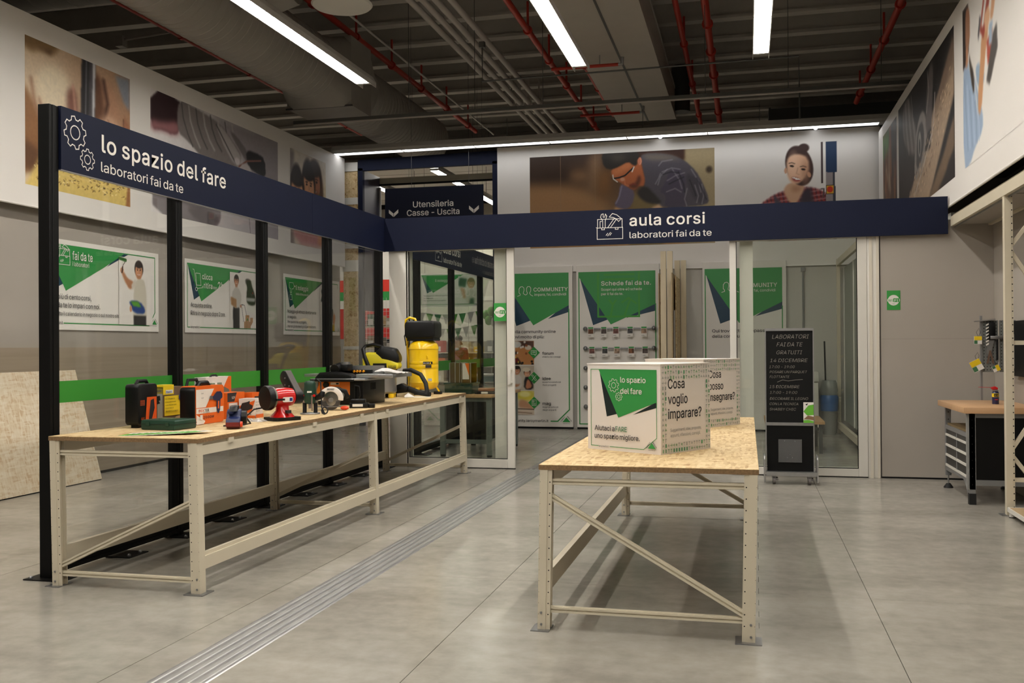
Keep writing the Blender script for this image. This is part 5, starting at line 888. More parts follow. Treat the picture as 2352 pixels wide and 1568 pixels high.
# shopper: one continuous skinned body, clothes as shells of the same figure
def person(label, loc, rz):
    o = thing('person', label, 'person', loc, rz)
    J = {'pelvis': (0,0,.98), 'chest': (0,.0,1.38), 'neck': (0,-.01,1.56), 'head0': (0,-.02,1.64), 'head1': (0,-.04,1.80), 'sL': (.19,0,1.49), 'eL': (.25,-.02,1.20), 'wL': (.10,-.24,1.16), 'sR': (-.19,0,1.49), 'eR': (-.26,-.03,1.20), 'wR': (-.10,-.25,1.22), 'hL': (.09,0,.93), 'kL': (.11,-.02,.50), 'aL': (.12,.02,.09), 'tL': (.13,-.13,.04), 'hR': (-.09,0,.93), 'kR': (-.11,.01,.50), 'aR': (-.12,.04,.09), 'tR': (-.13,-.11,.04)}
    R_ = {'pelvis': .15, 'chest': .165, 'neck': .062, 'head0': .085, 'head1': .095, 'sL': .085, 'eL': .055, 'wL': .035, 'sR': .085, 'eR': .055, 'wR': .035, 'hL': .10, 'kL': .068, 'aL': .045, 'tL': .038, 'hR': .10, 'kR': .068, 'aR': .045, 'tR': .038}
    def skin(name, edges, ma, grow=0.):
        ks = list(dict.fromkeys(k for e in edges for k in e)); me = bpy.data.meshes.new(name); me.from_pydata([J[k] for k in ks], [(ks.index(a), ks.index(b)) for a, b in edges], []); ob = link(name, me, None, o)
        md = ob.modifiers.new('skin', 'SKIN'); ob.modifiers.new('sub', 'SUBSURF').levels = 2; ob.modifiers['sub'].render_levels = 2
        for i, k in enumerate(ks): sv = me.skin_vertices[0].data[i]; sv.radius = (R_[k]+grow, R_[k]+grow); sv.use_root = i == 0
        md.use_smooth_shade = True; dg = bpy.context.evaluated_depsgraph_get(); m2 = bpy.data.meshes.new_from_object(ob.evaluated_get(dg)); ob.modifiers.clear(); ob.data = m2; m2.materials.clear(); m2.materials.append(ma); return ob
    SKN = mat('skin', (.80,.60,.48), .5)
    E = [('pelvis','chest'),('chest','neck'),('neck','head0'),('head0','head1'),('chest','sL'),('sL','eL'),('eL','wL'),('chest','sR'),('sR','eR'),('eR','wR'),('pelvis','hL'),('hL','kL'),('kL','aL'),('aL','tL'),('pelvis','hR'),('hR','kR'),('kR','aR'),('aR','tR')]
    skin('body', E, SKN); skin('jacket', [('chest','pelvis'),('chest','sL'),('sL','eL'),('chest','sR'),('sR','eR')], mat('red_jacket', (.62,.10,.10), .7), .02); skin('trousers', [('pelvis','hL'),('hL','kL'),('kL','aL'),('pelvis','hR'),('hR','kR'),('kR','aR')], mat('dark_trousers', (.16,.17,.2), .8), .012)
    MB().lathe([(.09,1.50),(.13,1.49),(.15,1.52),(.10,1.57)], 16, (0,.02,0)).build('hood_collar', mat('grey_hood', (.66,.66,.68), .8), o, True)
    MB().ball((0,-.005,1.80), .092, .10, .085).build('hair', mat('short_grey_hair', (.48,.42,.38), .8), o, True)
    for s in (-1, 1):
        MB().ball((s*.033,-.125,1.76), .011, n=8).build('eye', INK, o, True); MB().ball((s*.092,-.03,1.735), .012, .02, .03, n=8).build('ear', SKN, o, True)
        w = J['wL'] if s > 0 else J['wR']; h = MB().ball((w[0]-s*.02,w[1]-.03,w[2]), .032, .045, .02, n=10)
        for f in range(4): h.tube([(w[0]-s*.02+(f-1.5)*.017, w[1]-.06, w[2]), (w[0]-s*.03+(f-1.5)*.016, w[1]-.095, w[2]-.01), (w[0]-s*.035+(f-1.5)*.015, w[1]-.11+.008*abs(f-1.5), w[2]-.035)], .0085, 6)
        h.tube([(w[0]-s*.05, w[1]-.03, w[2]), (w[0]-s*.07, w[1]-.055, w[2]+.01)], .010, 6); h.build('hand', SKN, o, True)
    MB().ball((0,-.145,1.725), .014, .02, .022, n=8).build('nose', SKN, o, True); MB().box(-.025, .025, -.132, -.122, 1.683, 1.69).build('mouth', mat('lips', (.6,.32,.3), .6), o)
person('person in a red jacket with folded hands in the store', (-7.02, 23.2, 0), -25)

# ================================================================ right side: rack, workbench, tools
def upright(m, x, y, h, hm, n):
    m.box(x, x+.055, y-.035, y+.035, .006, h); m.box(x+.055, x+.072, y-.03, y-.022, .006, h)
    for k in range(n): hm.cyl((x+.0635, y-.0305, .08+k*.0625), (x+.0635, y-.0285, .08+k*.0625), .006, 8)
o = thing('tall_rack', 'tall beige perforated rack along the right wall under the banner', 'rack', (2.325, 9.80, 0))
for y, nm in ((0, 'near'), (-3.2, 'outside')):
    m = MB(); hm = MB(); upright(m, 0, y, 3.02, hm, 47); u = m.build('upright', BEIGE, o); hm.build('perforation', BLACK, u)['kind'] = 'stuff'
    MB().prism([(-.05,y-.06),(.10,y-.06),(.10,y+.07),(-.05,y+.07)], 0, .006, 'z').build('foot_plate', STEEL, u)
    m2 = MB(); hm2 = MB(); upright(m2, .375, y, 3.02, hm2, 47); u2 = m2.build('upright', BEIGE, o)
    for za, zb in ((2.45,1.9), (2.5,2.95), (.62,1.15), (.55,.1)): MB().bar((.06,y,za), (.39,y,zb), .025, .035).build('diagonal_brace', BEIGE, o)
    for z in (1.60, .33): MB().bar((.06,y,z), (.39,y,z), .025, .04).build('cross_rail', BEIGE, o)
MB().box(-.005, .04, -6.0, 2.36, 2.965, 3.075).build('top_beam', BEIGE, o); MB().box(.40, .44, -6.0, 2.36, 2.965, 3.075).build('top_beam', BEIGE, o)
for a, b in ((-6,-3.24), (-3.2,-.03), (.03,2.36)): MB().box(.04, .40, a, b, 2.985, 3.005).build('shelf_board', GREYW, o); MB().box(.035, .045, a, b, 2.945, 2.985).build('shelf_lip', STEEL, o)
MB().box(.02, .45, -6.0, 2.36, 3.078, 3.10).build('top_board', mat('dusty_board', (.50,.46,.38), .7), o)
# low platform
o = thing('low_platform', 'low cream platform by the tall rack foot', 'platform', (2.325, 9.0, 0)); MB().box(0, .46, 0, .70, .055, .085).build('deck', mat('beige_deck', (.70,.60,.46), .6), o); MB().box(-.012, 0, -.01, .71, .05, .088).build('edge_trim', WFRAME, o); MB().box(-.012, .46, .70, .712, .05, .088).build('edge_trim', WFRAME, o)
for y in (.66, .05): MB().cyl((.02,y,.008), (.02,y,.055), .026, 16).build('leg', WFRAME, o, True); MB().cyl((.02,y,0), (.02,y,.008), .028, 16).build('foot', RUBBER, o)
# workbench with drawers
o = thing('drawer_workbench', 'grey steel workbench with black drawers and beech top', 'workbench', (2.13, 10.36, 0)); BEECH = mat('beech_top', (.78,.62,.46), .45, var=.06, scale=3, stretch=(1,8,1))
MB().box(-.06, .655, -.06, 1.28, .905, .965).build('worktop', BEECH, o, bevel=.004); MB().box(-.02,.06,.0,.05,.15,.905).build('leg', GREY, o)
GS = mat('workbench_steel', (.52,.52,.52), .42, .3)
for y in (0, 1.16): 
    for x in (0, .58):
        lg = MB().box(x, x+.055, y, y+.055, .11 if y == 0 else .14, .905).build('leg', GS, o); hm = MB()
        for k in range(9): hm.cyl((x+.027, y-.001, .2+k*.08), (x+.027, y+.001, .2+k*.08), .006, 8)
        hm.build('perforation', BLACK, lg)['kind'] = 'stuff'
        if y == 0: MB().box(x-.004, x+.06, y-.004, y+.06, 0, .11).build('rubber_foot', RUBBER, lg)
        else: MB().cyl((x+.027,y+.027,.03), (x+.027,y+.027,.14), .008, 8).build('screw', STEEL, lg); MB().lathe([(.05,0),(.05,.01),(.035,.03),(.02,.05)], 16, (x+.027,y+.027,0)).build('foot_pad', RUBBER, lg, True)
MB().box(.06, .58, .012, .03, .24, .86).build('end_panel', BLACK, o); MB().box(.06, .58, .005, .035, .19, .245).build('bottom_rail', GS, o); MB().box(.06, .58, .005, .035, .86, .905).build('top_rail', GS, o)
MB().prism([(.055,.26),(1.16,.26),(1.16,.20),(.92,.20),(.78,.215),(.28,.215),(.16,.16),(.055,.06)], .0, .012, 'x').build('side_apron', GS, o)
MB().box(.02, .60, .055, 1.16, .70, .72).build('shelf', mat('hardboard', (.52,.44,.30), .7), o); MB().box(0, .012, .055, 1.16, .655, .70).build('shelf_lip', GS, o); MB().box(.56, .58, .055, 1.16, .2, .9).build('back_panel', BLACK, o)
MB().box(.0, .01, .595, .62, .26, .66).build('divider', GS, o)
for c, (a, b) in enumerate(((.06,.595), (.62,1.155))):
    for r_, (z0, z1) in enumerate(((.595,.652), (.485,.59), (.375,.48), (.262,.37))):
        d_ = MB().box(.006, .5, a, b, z0+.004, z1).build('drawer', mat('black_drawer', (.10,.10,.10), .4), o); MB().box(-.006, .006, a, b, z0-.012 if r_ else z0-.01, z0+.012).build('drawer_handle', WFRAME, d_)
# spray can
o = thing('spray_can', 'blue and yellow spray can with red straw on the beech top', 'spray can', (2.50, 10.92, .965)); MB().lathe([(.031,0),(.033,.004),(.033,.118),(.028,.128),(.018,.134)], 24).build('can_body', mat('navy_can', (.10,.12,.30), .3, coat=.4), o, True); MB().lathe([(.0335,.075),(.0335,.112)], 24).build('yellow_band', mat('can_yellow', (.93,.80,.12), .35), o, True); MB().lathe([(.019,.133),(.030,.136),(.030,.142),(.02,.15),(.015,.15)], 20).build('collar', STEEL, o, True)
MB().prism([(-.03,.15),(.02,.15),(.022,.17),(-.005,.185),(-.05,.172)], -.018, .018, 'y').build('spray_cap', mat('red_cap', (.78,.10,.12), .35), o, bevel=.004); MB().tube([(-.05,0,.172),(-.17,-.03,.178)], .0025, 6).build('straw', MATS['red_cap'], o); T = Sheet(o, -.034); T.rect(-.022, .022, .080, .108, INK, 'printed_label'); T.txt('WD-40', -.02, .088, .016, MATS['can_yellow'], w=.04, bold=.02); T.rect(-.015,.015,.045,.052,MATS['red_cap'],'printed_label')
# perforated tool panel
o = thing('pegboard', 'perforated grey tool panel behind the beech workbench', 'tool panel', (2.44, 11.20, 1.29)); PF = mat('perforated_steel', (.50,.51,.50), .45, .2)
for x in (0, .17): 
    p = MB().box(x, x+.155, 0, .02, 0, .55).build('panel', PF, o); hm = MB()
    for i in range(5):
        for j in range(16): hm.box(x+.012+i*.03, x+.022+i*.03, -.0012, .0005, .02+j*.034, .028+j*.034)
    hm.build('perforation', BLACK, p)['kind'] = 'stuff'
MB().box(-.02,.0,-.01,.03,-.3,.6).build('bracket_post', GS, o); MB().bar((-.08,-.02,.54), (.12,-.02,.56), .06, .012).build('top_bracket', STEEL, o)
o = thing('hanging_tool', 'black handled hammer on the perforated tool panel', 'tool', (2.58, 11.17, 1.42)); MB().cyl((0,0,0), (0,0,.22), .012, 10).build('handle', PLAST, o, True); MB().box(-.07, .06, -.015, .015, .22, .255).build('hammer_head', STEEL, o, bevel=.004)
o = thing('hanging_tool', 'saw with striped edge on the perforated tool panel', 'tool', (2.50, 11.17, 1.55)); MB().box(-.02, .06, -.012, .012, .08, .27).build('handle', PLAST, o, bevel=.004); m = MB()
for k in range(7): m.prism([(-.03,.02+k*.035),(-.005,.035+k*.035),(-.005,.05+k*.035),(-.03,.035+k*.035)], -.013, .0, 'y')
m.build('striped_edge', PAPER, o); MB().prism([(-.01,.08),(.05,.08),(.01,-.10),(-.03,-.06)], -.004, .004, 'y').build('blade', STEEL, o)
o = thing('hanging_tool', 'open scissors hanging on the perforated tool panel', 'tool', (2.50, 11.165, 1.38)); MB().prism([(-.03,0),(-.01,.0),(.02,.14),(.0,.14)], -.003, .0, 'y').build('blade', mat('bronze_blade', (.5,.4,.34), .4, .5), o); MB().prism([(.03,0),(.05,.0),(.015,.14),(.0,.14)], .0, .003, 'y').build('blade', MATS['bronze_blade'], o)
for i, (x, z, rz, t, s) in enumerate(((2.385, 1.63, 0, 'yellow price tag hanging from the panel top bracket', .06), (2.37, 1.36, -28, 'tilted yellow packaged tool tag on a wire loop', .085), (2.56, 1.33, 65, 'upright yellow tool tag at the lower panel', .05))):
    b = thing('price_tag', t, 'tag', (x, 11.14, z), group='yellow tags on the tool panel'); R2 = Matrix.Rotation(math.radians(rz), 4, 'Y')
    MB().box(-s/2*1.25, s/2*1.25, -.004, .004, -s*.7, s*.7, R2).build('card', PAPER, b); MB().box(-s/2*1.25, s/2*1.25, -.006, -.004, 0, s*.7, R2).build('yellow_print', mat('can_yellow', (.93,.80,.12), .35), b); MB().box(-s/2*1.25, -s*.1, -.006, -.004, -s*.65, -s*.05, R2).build('photo_print', mat('tag_green', (.25,.45,.3), .5), b); MB().tube([(0,0,s*.6),(-.015,0,s*.6+.05),(.01,0,s*.6+.09),(.025,0,s*.6+.05),(.005,0,s*.6)], .002, 6).build('wire_loop', PLAST, b)
# black screen at the frame edge
o = thing('wall_screen', 'black screen with pale frame panel on the right wall', 'screen', (2.785, 11.2, 1.25), -90); MB().box(0, 1.1, -.05, 0, 0, .58).build('screen_body', BLACK, o); MB().box(.0, .06, -.055, -.05, .08, .44).build('frame_strip', WFRAME, o)
# leaning OSB sheet by the aisle wall
o = thing('osb_sheet', 'large pale OSB sheet leaning against the aisle wall', 'sheet', (-7.69, 6.6, .012)); sh = .375; MB().add([(0,0,0),(0,3.70,0),(-sh,3.70,1.33),(-sh,0,1.33),(-.017,0,-.005),(-.017,3.70,-.005),(-sh-.017,3.70,1.325),(-sh-.017,0,1.325)], [(0,1,2,3),(7,6,5,4),(0,4,5,1),(1,5,6,2),(2,6,7,3),(3,7,4,0)]).build('sheet', OSBP, o); MB().box(-.03, .0, .02, 3.68, -.012, -.006).build('bottom_strip', BLACK, o)
# chalkboard totem
o = thing('chalkboard_stand', 'wheeled black chalkboard stand with handwritten course dates', 'chalkboard', (.205, 11.55, 0)); SL = mat('slate', (.055,.055,.055), .65, spec=.25, var=.15, scale=3)
MB().box(.005, .525, .0, .025, .70, 1.755).build('slate_panel', SL, o); MB().box(0, .53, -.012, .04, 1.755, 1.785).build('top_rail', ALU, o); MB().box(0, .53, -.012, .04, .665, .70).build('middle_rail', ALU, o); MB().box(-.006, .006, -.005, .03, .14, 1.78).build('side_rail', ALU, o); MB().box(.524, .536, -.005, .03, .14, 1.78).build('side_rail', ALU, o)
MB().box(.01, .522, .0, .03, .14, .665).build('lower_panel', BLACK, o); MB().box(-.005, .555, -.13, .10, .115, .14).build('base_tray', ALU, o); MB().box(-.005, .555, -.135, -.13, .10, .145).build('tray_lip', ALU, o)
for x in (-.02, .56): MB().prism([(-.15,.03)]+[(-.15+.0,.26)]+circ(-.10,.28,.05,6,180,90)+[(.06,.33)]+circ(.08,.28,.05,6,90,0)+[(.13,.03)], x-.008, x+.008, 'x').build('side_skid', ALU, o, bevel=.003)
for x in (.085, .475):
    for y in (-.09, .07): c = MB().cyl((x-.014,y,.045), (x+.014,y,.045), .042, 18).build('caster', mat('grey_caster', (.40,.38,.37), .5), o, True); MB().box(x-.02, x+.02, y-.015, y+.02, .05, .115).build('fork', STEEL, c); MB().box(x+.014, x+.045, y-.03, y-.01, .05, .065).build('brake', mat('grey_caster', (.40,.38,.37), .5), c)
S = Sheet(o, 0); CH = mat('chalk', (.62,.60,.56), .9)
for t, x, z, sz, w in (('LABORATORI', .075, 1.665, .075, .40), ('FAI DA TE', .125, 1.575, .075, .28), ('GRATUITI', .12, 1.485, .07, .28), ('14 DICEMBRE', .05, 1.395, .065, .41), ('17:00 - 19:00', .04, 1.325, .05, .28), ('POSARE UN PARQUET', .045, 1.268, .046, .41), ('FLOTTANTE', .045, 1.212, .046, .215), ('15 DICEMBRE', .04, 1.095, .055, .33), ('17:00 - 19:00', .045, 1.03, .05, .30), ('DECORARE IL LEGNO', .045, .96, .048, .42), ('CON LA TECNICA', .04, .90, .046, .32), ('SHABBY CHIC', .04, .838, .048, .29)): S.txt(t, x, z, sz, CH, w=w, slant=.22, bold=-.012)
S.lines([[(.13,1.165),(.19,1.19),(.25,1.178),(.33,1.19),(.41,1.195)]], .004, CH, 'chalk_flourish')
hd = MB().box(.135, .395, -.035, -.03, .245, .51).build('leaflet_holder', mat('acrylic', (.55,.55,.55), .1, alpha=.28, spec=.8), o); MB().box(.135, .395, -.03, .0, .245, .255).build('holder_base', MATS['acrylic'], hd); MB().prism([(.185,.51),(.345,.51),(.345,.37),(.32,.345),(.21,.345),(.185,.37)], -.028, -.026, 'y').build('holder_pocket', mat('dark_acrylic', (.16,.16,.16), .2), hd)
for x, z in ((.205,.49), (.32,.49), (.265,.335), (.235,.30), (.29,.30)): MB().cyl((x,-.036,z), (x,-.038,z), .005, 8).build('rivet', STEEL, hd)
lf = thing('leaflet', 'green and white leaflet tucked at the chalkboard corner', 'leaflet', (.62, 11.53, .70)); MB().box(0, .112, -.008, -.002, 0, .235).build('page', PAPER, lf); T = Sheet(lf, -.008); T.poly([(0,.13),(.055,.20),(.112,.21),(.112,.09),(.04,.085)], LGREEN, 'printed_shape'); T.poly([(.0,.04),(.05,.085),(.112,.07),(.112,.03),(.05,.04)], mat('brown_print', (.55,.42,.3), .5), 'printed_shape'); T.poly([(0,0),(.112,0),(.112,.02),(.05,.035),(0,.03)], LGREEN, 'printed_shape'); T.poly([(.02,.21),(.05,.225),(.04,.20)], INK, 'printed_shape')

# ================================================================ power tools on the long bench
TZ = 1.0125
BLUEN = mat('navy_plastic', (.12,.16,.33), .4); CARDW = mat('white_carton', (.90,.87,.84), .5); DK = mat('charcoal_print', (.16,.15,.16), .5); CHROME = mat('chrome', (.80,.80,.80), .15, 1.0)
def end_print(o, w, name='side_print'):
    """frame for print on the narrow end (local x = 0), read from that side"""
    e = thing(name, None, None, (0, w, 0), -90); e.parent = o; return Sheet(e, 0)
# black hard case
o = thing('tool_case', 'upright black tool case with orange label at the bench corner', 'tool case', (-4.357, 6.25, TZ), 90)
MB().rbox(0, .24, 0, .115, .02, .325, .03, 'y').build('shell', PLAST, o, bevel=.01); MB().tube([(.05,.055,.32),(.07,.055,.345),(.17,.055,.345),(.19,.055,.32)], .014, 8).build('handle', PLAST, o, True)
for x in (.04, .17): MB().box(x, x+.04, .03, .09, 0, .022).build('foot', PLAST, o)
S = Sheet(o, 0); S.poly([(.085,.03),(.225,.03),(.225,.225),(.105,.225)], mat('orange_label', (.88,.34,.10), .5), 'printed_label'); S.poly([(.125,.05),(.16,.05),(.20,.14),(.19,.21),(.15,.2),(.135,.12)], DK, 'printed_photo'); S.rect(.02, .075, .165, .205, mat('dark_orange', (.6,.25,.12), .5), 'printed_label'); S.txt('BLACK+', .024, .188, .013, INK, w=.045); S.txt('DECKER', .024, .170, .013, INK, w=.045); S.txt('KA1', .03, .06, .03, MATS['orange_label'], w=.04)
# low dark green case
o = thing('tool_case', 'flat dark green tool case lying on the bench', 'tool case', (-4.275, 6.16, TZ), -6)
MB().rbox(0, .30, 0, .24, 0, .072, .012, 'y').build('shell', DGREEN, o, bevel=.008); MB().box(-.002, .302, -.002, .242, .040, .044).build('seam', mat('deep_green', (.06,.15,.11), .5), o); MB().box(.09, .20, .08, .15, .072, .078).build('label_plate', mat('olive_label', (.34,.40,.28), .5), o); MB().box(.05, .08, -.006, 0, .03, .055).build('latch', DGREEN, o); MB().box(.22, .25, -.006, 0, .03, .055).build('latch', DGREEN, o)
# stapler box
o = thing('tool_box', 'grey and yellow stapler carton behind the green case', 'carton', (-4.417, 6.65, TZ), 90)
MB().box(0, .265, 0, .082, 0, .285).build('carton', mat('brown_grey_card', (.42,.34,.26), .6), o); MB().box(.0, .14, -.003, .085, .225, .302).build('yellow_flap', mat('yellow_card', (.93,.80,.14), .5), o); S = Sheet(o, -.003)
S.rect(.012, .225, .06, .215, MATS['yellow_card'], 'printed_label'); S.rect(.03, .125, .235, .262, mat('white_label', (.9,.9,.9), .5), 'printed_label'); S.txt('Rapid', .036, .240, .024, mat('blue_ink', (.14,.22,.48), .5), w=.07, bold=.02)
for i, (t, w) in enumerate((('POS. PNEUMATIC', .13), ('STAPLER/NAILER', .14), ('CLOU. PNEUMATIQUE', .15), ('CUCITRICE', .11), ('GRAPADORA CLAVADORA', .17))): S.txt(t, .02, .188-.024*i, .013, INK, w=w)
S.poly(circ(.225, .20, .026, 16), mat('blue_ink', (.14,.22,.48), .5), 'printed_badge'); S.poly([(.09,.0),(.22,.0),(.22,.055),(.16,.05)], mat('tan_print', (.70,.60,.46), .5), 'printed_shape')
E_ = end_print(o, .082); E_.rect(.004, .078, .004, .28, mat('light_grey_card', (.66,.64,.60), .5), 'printed_panel'); E_.rect(.004, .078, .235, .28, mat('olive_yellow', (.62,.55,.20), .5), 'printed_panel'); E_.txt('Rapid', .012, .25, .024, mat('blue_ink', (.14,.22,.48), .5), w=.055, bold=.02); E_.poly([(.02,.15),(.03,.215),(.055,.22),(.06,.185),(.045,.18),(.058,.16)], INK, 'printed_photo')
# black case behind
o = thing('tool_case', 'black tool case with arched handle behind the stapler carton', 'tool case', (-4.44, 7.03, TZ), 90)
MB().rbox(0, .30, 0, .09, 0, .275, .03, 'y').build('shell', PLAST, o, bevel=.01); MB().tube([(.05,.045,.27),(.07,.045,.325),(.20,.045,.325),(.23,.045,.27)], .013, 8).build('handle', PLAST, o, True)
o = thing('small_carton', 'small grey green carton half hidden behind the black cases', 'carton', (-4.42, 7.36, TZ), 90); MB().box(0, .16, 0, .08, 0, .29).build('carton', mat('sage_card', (.50,.54,.46), .5), o); MB().box(.05, .08, -.002, .082, .27, .292).build('tape', PAPER, o)
# heat gun case
o = thing('tool_case', 'orange and white heat gun case with carrying handle', 'tool case', (-4.082, 6.55, TZ), 90)
MB().rbox(0, .41, .0, .128, 0, .292, .035, 'y').build('shell', PLAST, o, bevel=.008); MB().rbox(.012, .418, -.004, .128, .002, .296, .03, 'y').build('sleeve', ORANGE, o); MB().tube([(.13,.06,.285),(.16,.06,.315),(.27,.06,.315),(.30,.06,.285)], .02, 10).build('handle', PLAST, o, True)
S = Sheet(o, -.004); S.poly([(.016,.13),(.15,.13),(.27,.27),(.016,.27)], CARDW, 'printed_shape'); S.rect(.016, .405, .085, .125, CARDW, 'printed_shape'); S.poly([(.016,.004),(.12,.004),(.14,.025),(.016,.08)], CARDW, 'printed_shape'); S.txt('DEX', .05, .098, .030, mat('orange_ink', (.88,.30,.06), .5), w=.075, bold=.02); S.txt('TER', .128, .098, .030, INK, w=.065, bold=.02); S.txt('POWER', .11, .088, .010, INK, w=.09); S.txt('2000W', .11, .045, .030, DK, w=.155, bold=.012); S.rect(.062, .098, .038, .075, CARDW, 'printed_badge')
S.poly([(.24,.205),(.30,.245),(.36,.245),(.385,.225),(.385,.195),(.355,.18),(.35,.10),(.33,.075),(.315,.075),(.30,.10),(.30,.175),(.255,.18)], mat('gun_navy', (.13,.15,.28), .5), 'printed_photo'); S.poly([(.315,.11),(.333,.11),(.335,.17),(.318,.17)], mat('orange_print', (.90,.40,.10), .45), 'printed_photo'); S.poly([(.195,.19),(.24,.185),(.24,.215),(.20,.215)], STEEL, 'printed_photo'); S.txt('300°', .075, .235, .013, INK, w=.035); S.txt('550°', .075, .20, .013, INK, w=.035)
# tall white and orange carton
o = thing('tool_box', 'tall white carton with orange corner and impact drill picture', 'carton', (-4.44, 7.30, TZ), 90)
MB().box(0, .41, 0, .108, 0, .34).build('carton', CARDW, o); MB().tube([(.15,.05,.338),(.17,.05,.352),(.24,.05,.352),(.26,.05,.338)], .009, 8).build('handle', PLAST, o); S = Sheet(o, 0); S.poly([(.24,.20),(.36,.34),(.41,.34),(.41,.2)], ORANGE, 'printed_shape'); S.poly([(.22,.235),(.26,.255),(.31,.245),(.37,.225),(.38,.20),(.35,.14),(.30,.14),(.30,.20),(.23,.21)], mat('tool_grey', (.45,.42,.38), .5), 'printed_photo'); S.txt('IMPACT FUNCTION', .06, .27, .016, INK, w=.13); S.poly([(.02,.27),(.05,.29),(.05,.265)], INK, 'printed_shape')
E_ = end_print(o, .108)
for i, t in enumerate(('IMPACT FUNCTION', 'REVERSIBLE', 'SOFT GRIP')): E_.txt(t, .03, .30-.035*i, .012, INK, w=.065); E_.poly(circ(.018, .305-.035*i, .008, 8), INK, 'printed_icon')
# orange carton, cordless
o = thing('tool_box', 'orange and black cordless tool carton behind the heat gun case', 'carton', (-4.17, 7.18, TZ), 90); MB().box(0, .28, 0, .13, 0, .215).build('carton', ORANGE, o); S = Sheet(o, 0); S.poly([(0,.215),(.15,.215),(.11,.14),(0,.14)], DK, 'printed_shape'); S.txt('12V', .07, .165, .03, WHITE, w=.05, bold=.02); S.rect(.02, .16, .08, .13, CARDW, 'printed_label'); S.txt('DEX', .03, .095, .025, mat('orange_ink', (.88,.30,.06), .5), w=.05, bold=.02); S.txt('TER', .083, .095, .025, INK, w=.045, bold=.02); S.poly([(.17,.05),(.27,.05),(.27,.15),(.2,.14)], BLUEN, 'printed_photo'); S.poly(circ(.225, .09, .03, 14), PAPER, 'printed_photo')
o = thing('small_carton', 'small orange carton with black end beside the sander carton', 'carton', (-4.12, 7.50, TZ), 90); MB().box(0, .12, 0, .08, 0, .205).build('carton', ORANGE, o); MB().box(.04, .125, -.003, .083, .12, .17).build('band', DK, o)
# sander carton
o = thing('tool_box', 'low white carton with a sander picture by the red grinder', 'carton', (-4.145, 7.32, TZ), 4); MB().box(0, .145, 0, .15, 0, .162).build('carton', CARDW, o); S = Sheet(o, 0); S.poly([(0,.045),(.11,.045),(.145,.15),(0,.10)], ORANGE, 'printed_shape'); S.rect(.0, .145, .0, .022, ORANGE, 'printed_shape'); S.poly([(.012,.085),(.03,.125),(.075,.135),(.10,.145),(.095,.12),(.125,.105),(.12,.08),(.06,.055),(.02,.065)], DK, 'printed_photo'); S.txt('DEXTER', .03, .027, .018, INK, w=.08, bold=.015)
r_ = thing('side_print', None, None, (.145, 0, 0), 90); r_.parent = o; T = Sheet(r_, 0)
for z in (.13, .105, .08, .055): T.txt('sander', .02, z, .012, DK, w=.06); T.poly(circ(.012, z+.004, .004, 6), INK, 'printed_icon')
T.rect(0, .15, 0, .03, ORANGE, 'printed_shape')
# belt sander
o = thing('belt_sander', 'blue belt sander with black grip near the bench front edge', 'sander', (-3.66, 6.40, TZ), 24)
MB().prism([(-.115,.02),(-.10,.005),(.11,.005),(.125,.03),(.10,.06),(-.09,.06)], -.045, .045, 'x').build('belt', mat('brown_abrasive', (.36,.16,.12), .8), o)
MB().prism([(-.12,.03),(-.10,.075),(-.05,.085),(-.03,.13),(.02,.14),(.08,.13),(.12,.08),(.12,.03)], -.052, .048, 'x').build('housing', BLUEN, o, bevel=.008); MB().prism([(-.08,.125),(-.05,.165),(.06,.165),(.10,.13),(.06,.13),(-.04,.13)], -.03, .03, 'x').build('grip', PLAST, o, bevel=.008); MB().cyl((.048,.03,.075), (.085,.03,.075), .05, 18).build('motor', PLAST, o, True); MB().cyl((.05,-.10,.035), (.066,-.10,.035), .02, 14).build('roller_knob', mat('orange_knob', (.85,.25,.08), .4), o, True); MB().box(-.05, .045, -.122, -.105, .02, .05).build('front_roller', mat('dark_red_plastic', (.45,.12,.1), .5), o)
MB().ball((-.02,-.045,.12), .025, .03, .02).build('front_knob', BLUEN, o, True); MB().tube([(.06,.1,.09),(.10,.16,.02),(.05,.20,.008),(-.05,.17,.008),(-.09,.12,.008)], .006, 6).build('cable', RUBBER, o)
# bench grinder with belt arm
o = thing('bench_grinder', 'red bench grinder with black wheel guard and tilted belt arm', 'grinder', (-3.665, 7.16, TZ), 58)
MB().rbox(-.125, .125, -.10, .10, 0, .028, .03, 'z').build('base', PLAST, o); MB().lathe([(.10,.028),(.085,.045),(.055,.08),(.05,.12),(.07,.15)], 24).build('pedestal', RED, o, True)
RYm = Matrix.Translation((0,0,.185)) @ Matrix.Rotation(math.pi/2, 4, 'Y')
MB().lathe([(.055,-.10),(.07,-.09),(.078,-.05),(.08,.02),(.072,.08),(.05,.10)], 28, M=RYm).build('motor', RED, o, True); MB().lathe([(.05,-.165),(.095,-.16),(.10,-.15),(.10,-.115),(.09,-.105),(.04,-.10)], 32, M=RYm).build('wheel_guard', PLAST, o, True); MB().lathe([(.088,-.115),(.090,-.105),(.09,-.092),(.085,-.09)], 28, M=RYm).build('grinding_wheel', mat('grey_abrasive', (.52,.50,.46), .8), o, True)
am = Matrix.Translation((.13,.0,.185)) @ Matrix.Rotation(math.radians(-44), 4, 'X')
MB().rbox(-.03, .03, -.055, .055, -.03, .27, .05, 'x', M=am).build('belt_arm', PLAST, o, bevel=.006); MB().cyl(am @ Vector((-.034,0,0)), am @ Vector((.034,0,0)), .06, 24).build('drum', PLAST, o, True); MB().box(-.026, .026, -.060, -.055, .0, .24, am).build('belt', mat('grey_belt', (.34,.32,.31), .8), o)
for a, b in ((-.02,.19), (.02,.15), (-.02,.10), (.02,.06)): MB().cyl(am @ Vector((-.031,a,b)), am @ Vector((-.037,a,b)), .007, 10).build('bolt', STEEL, o)
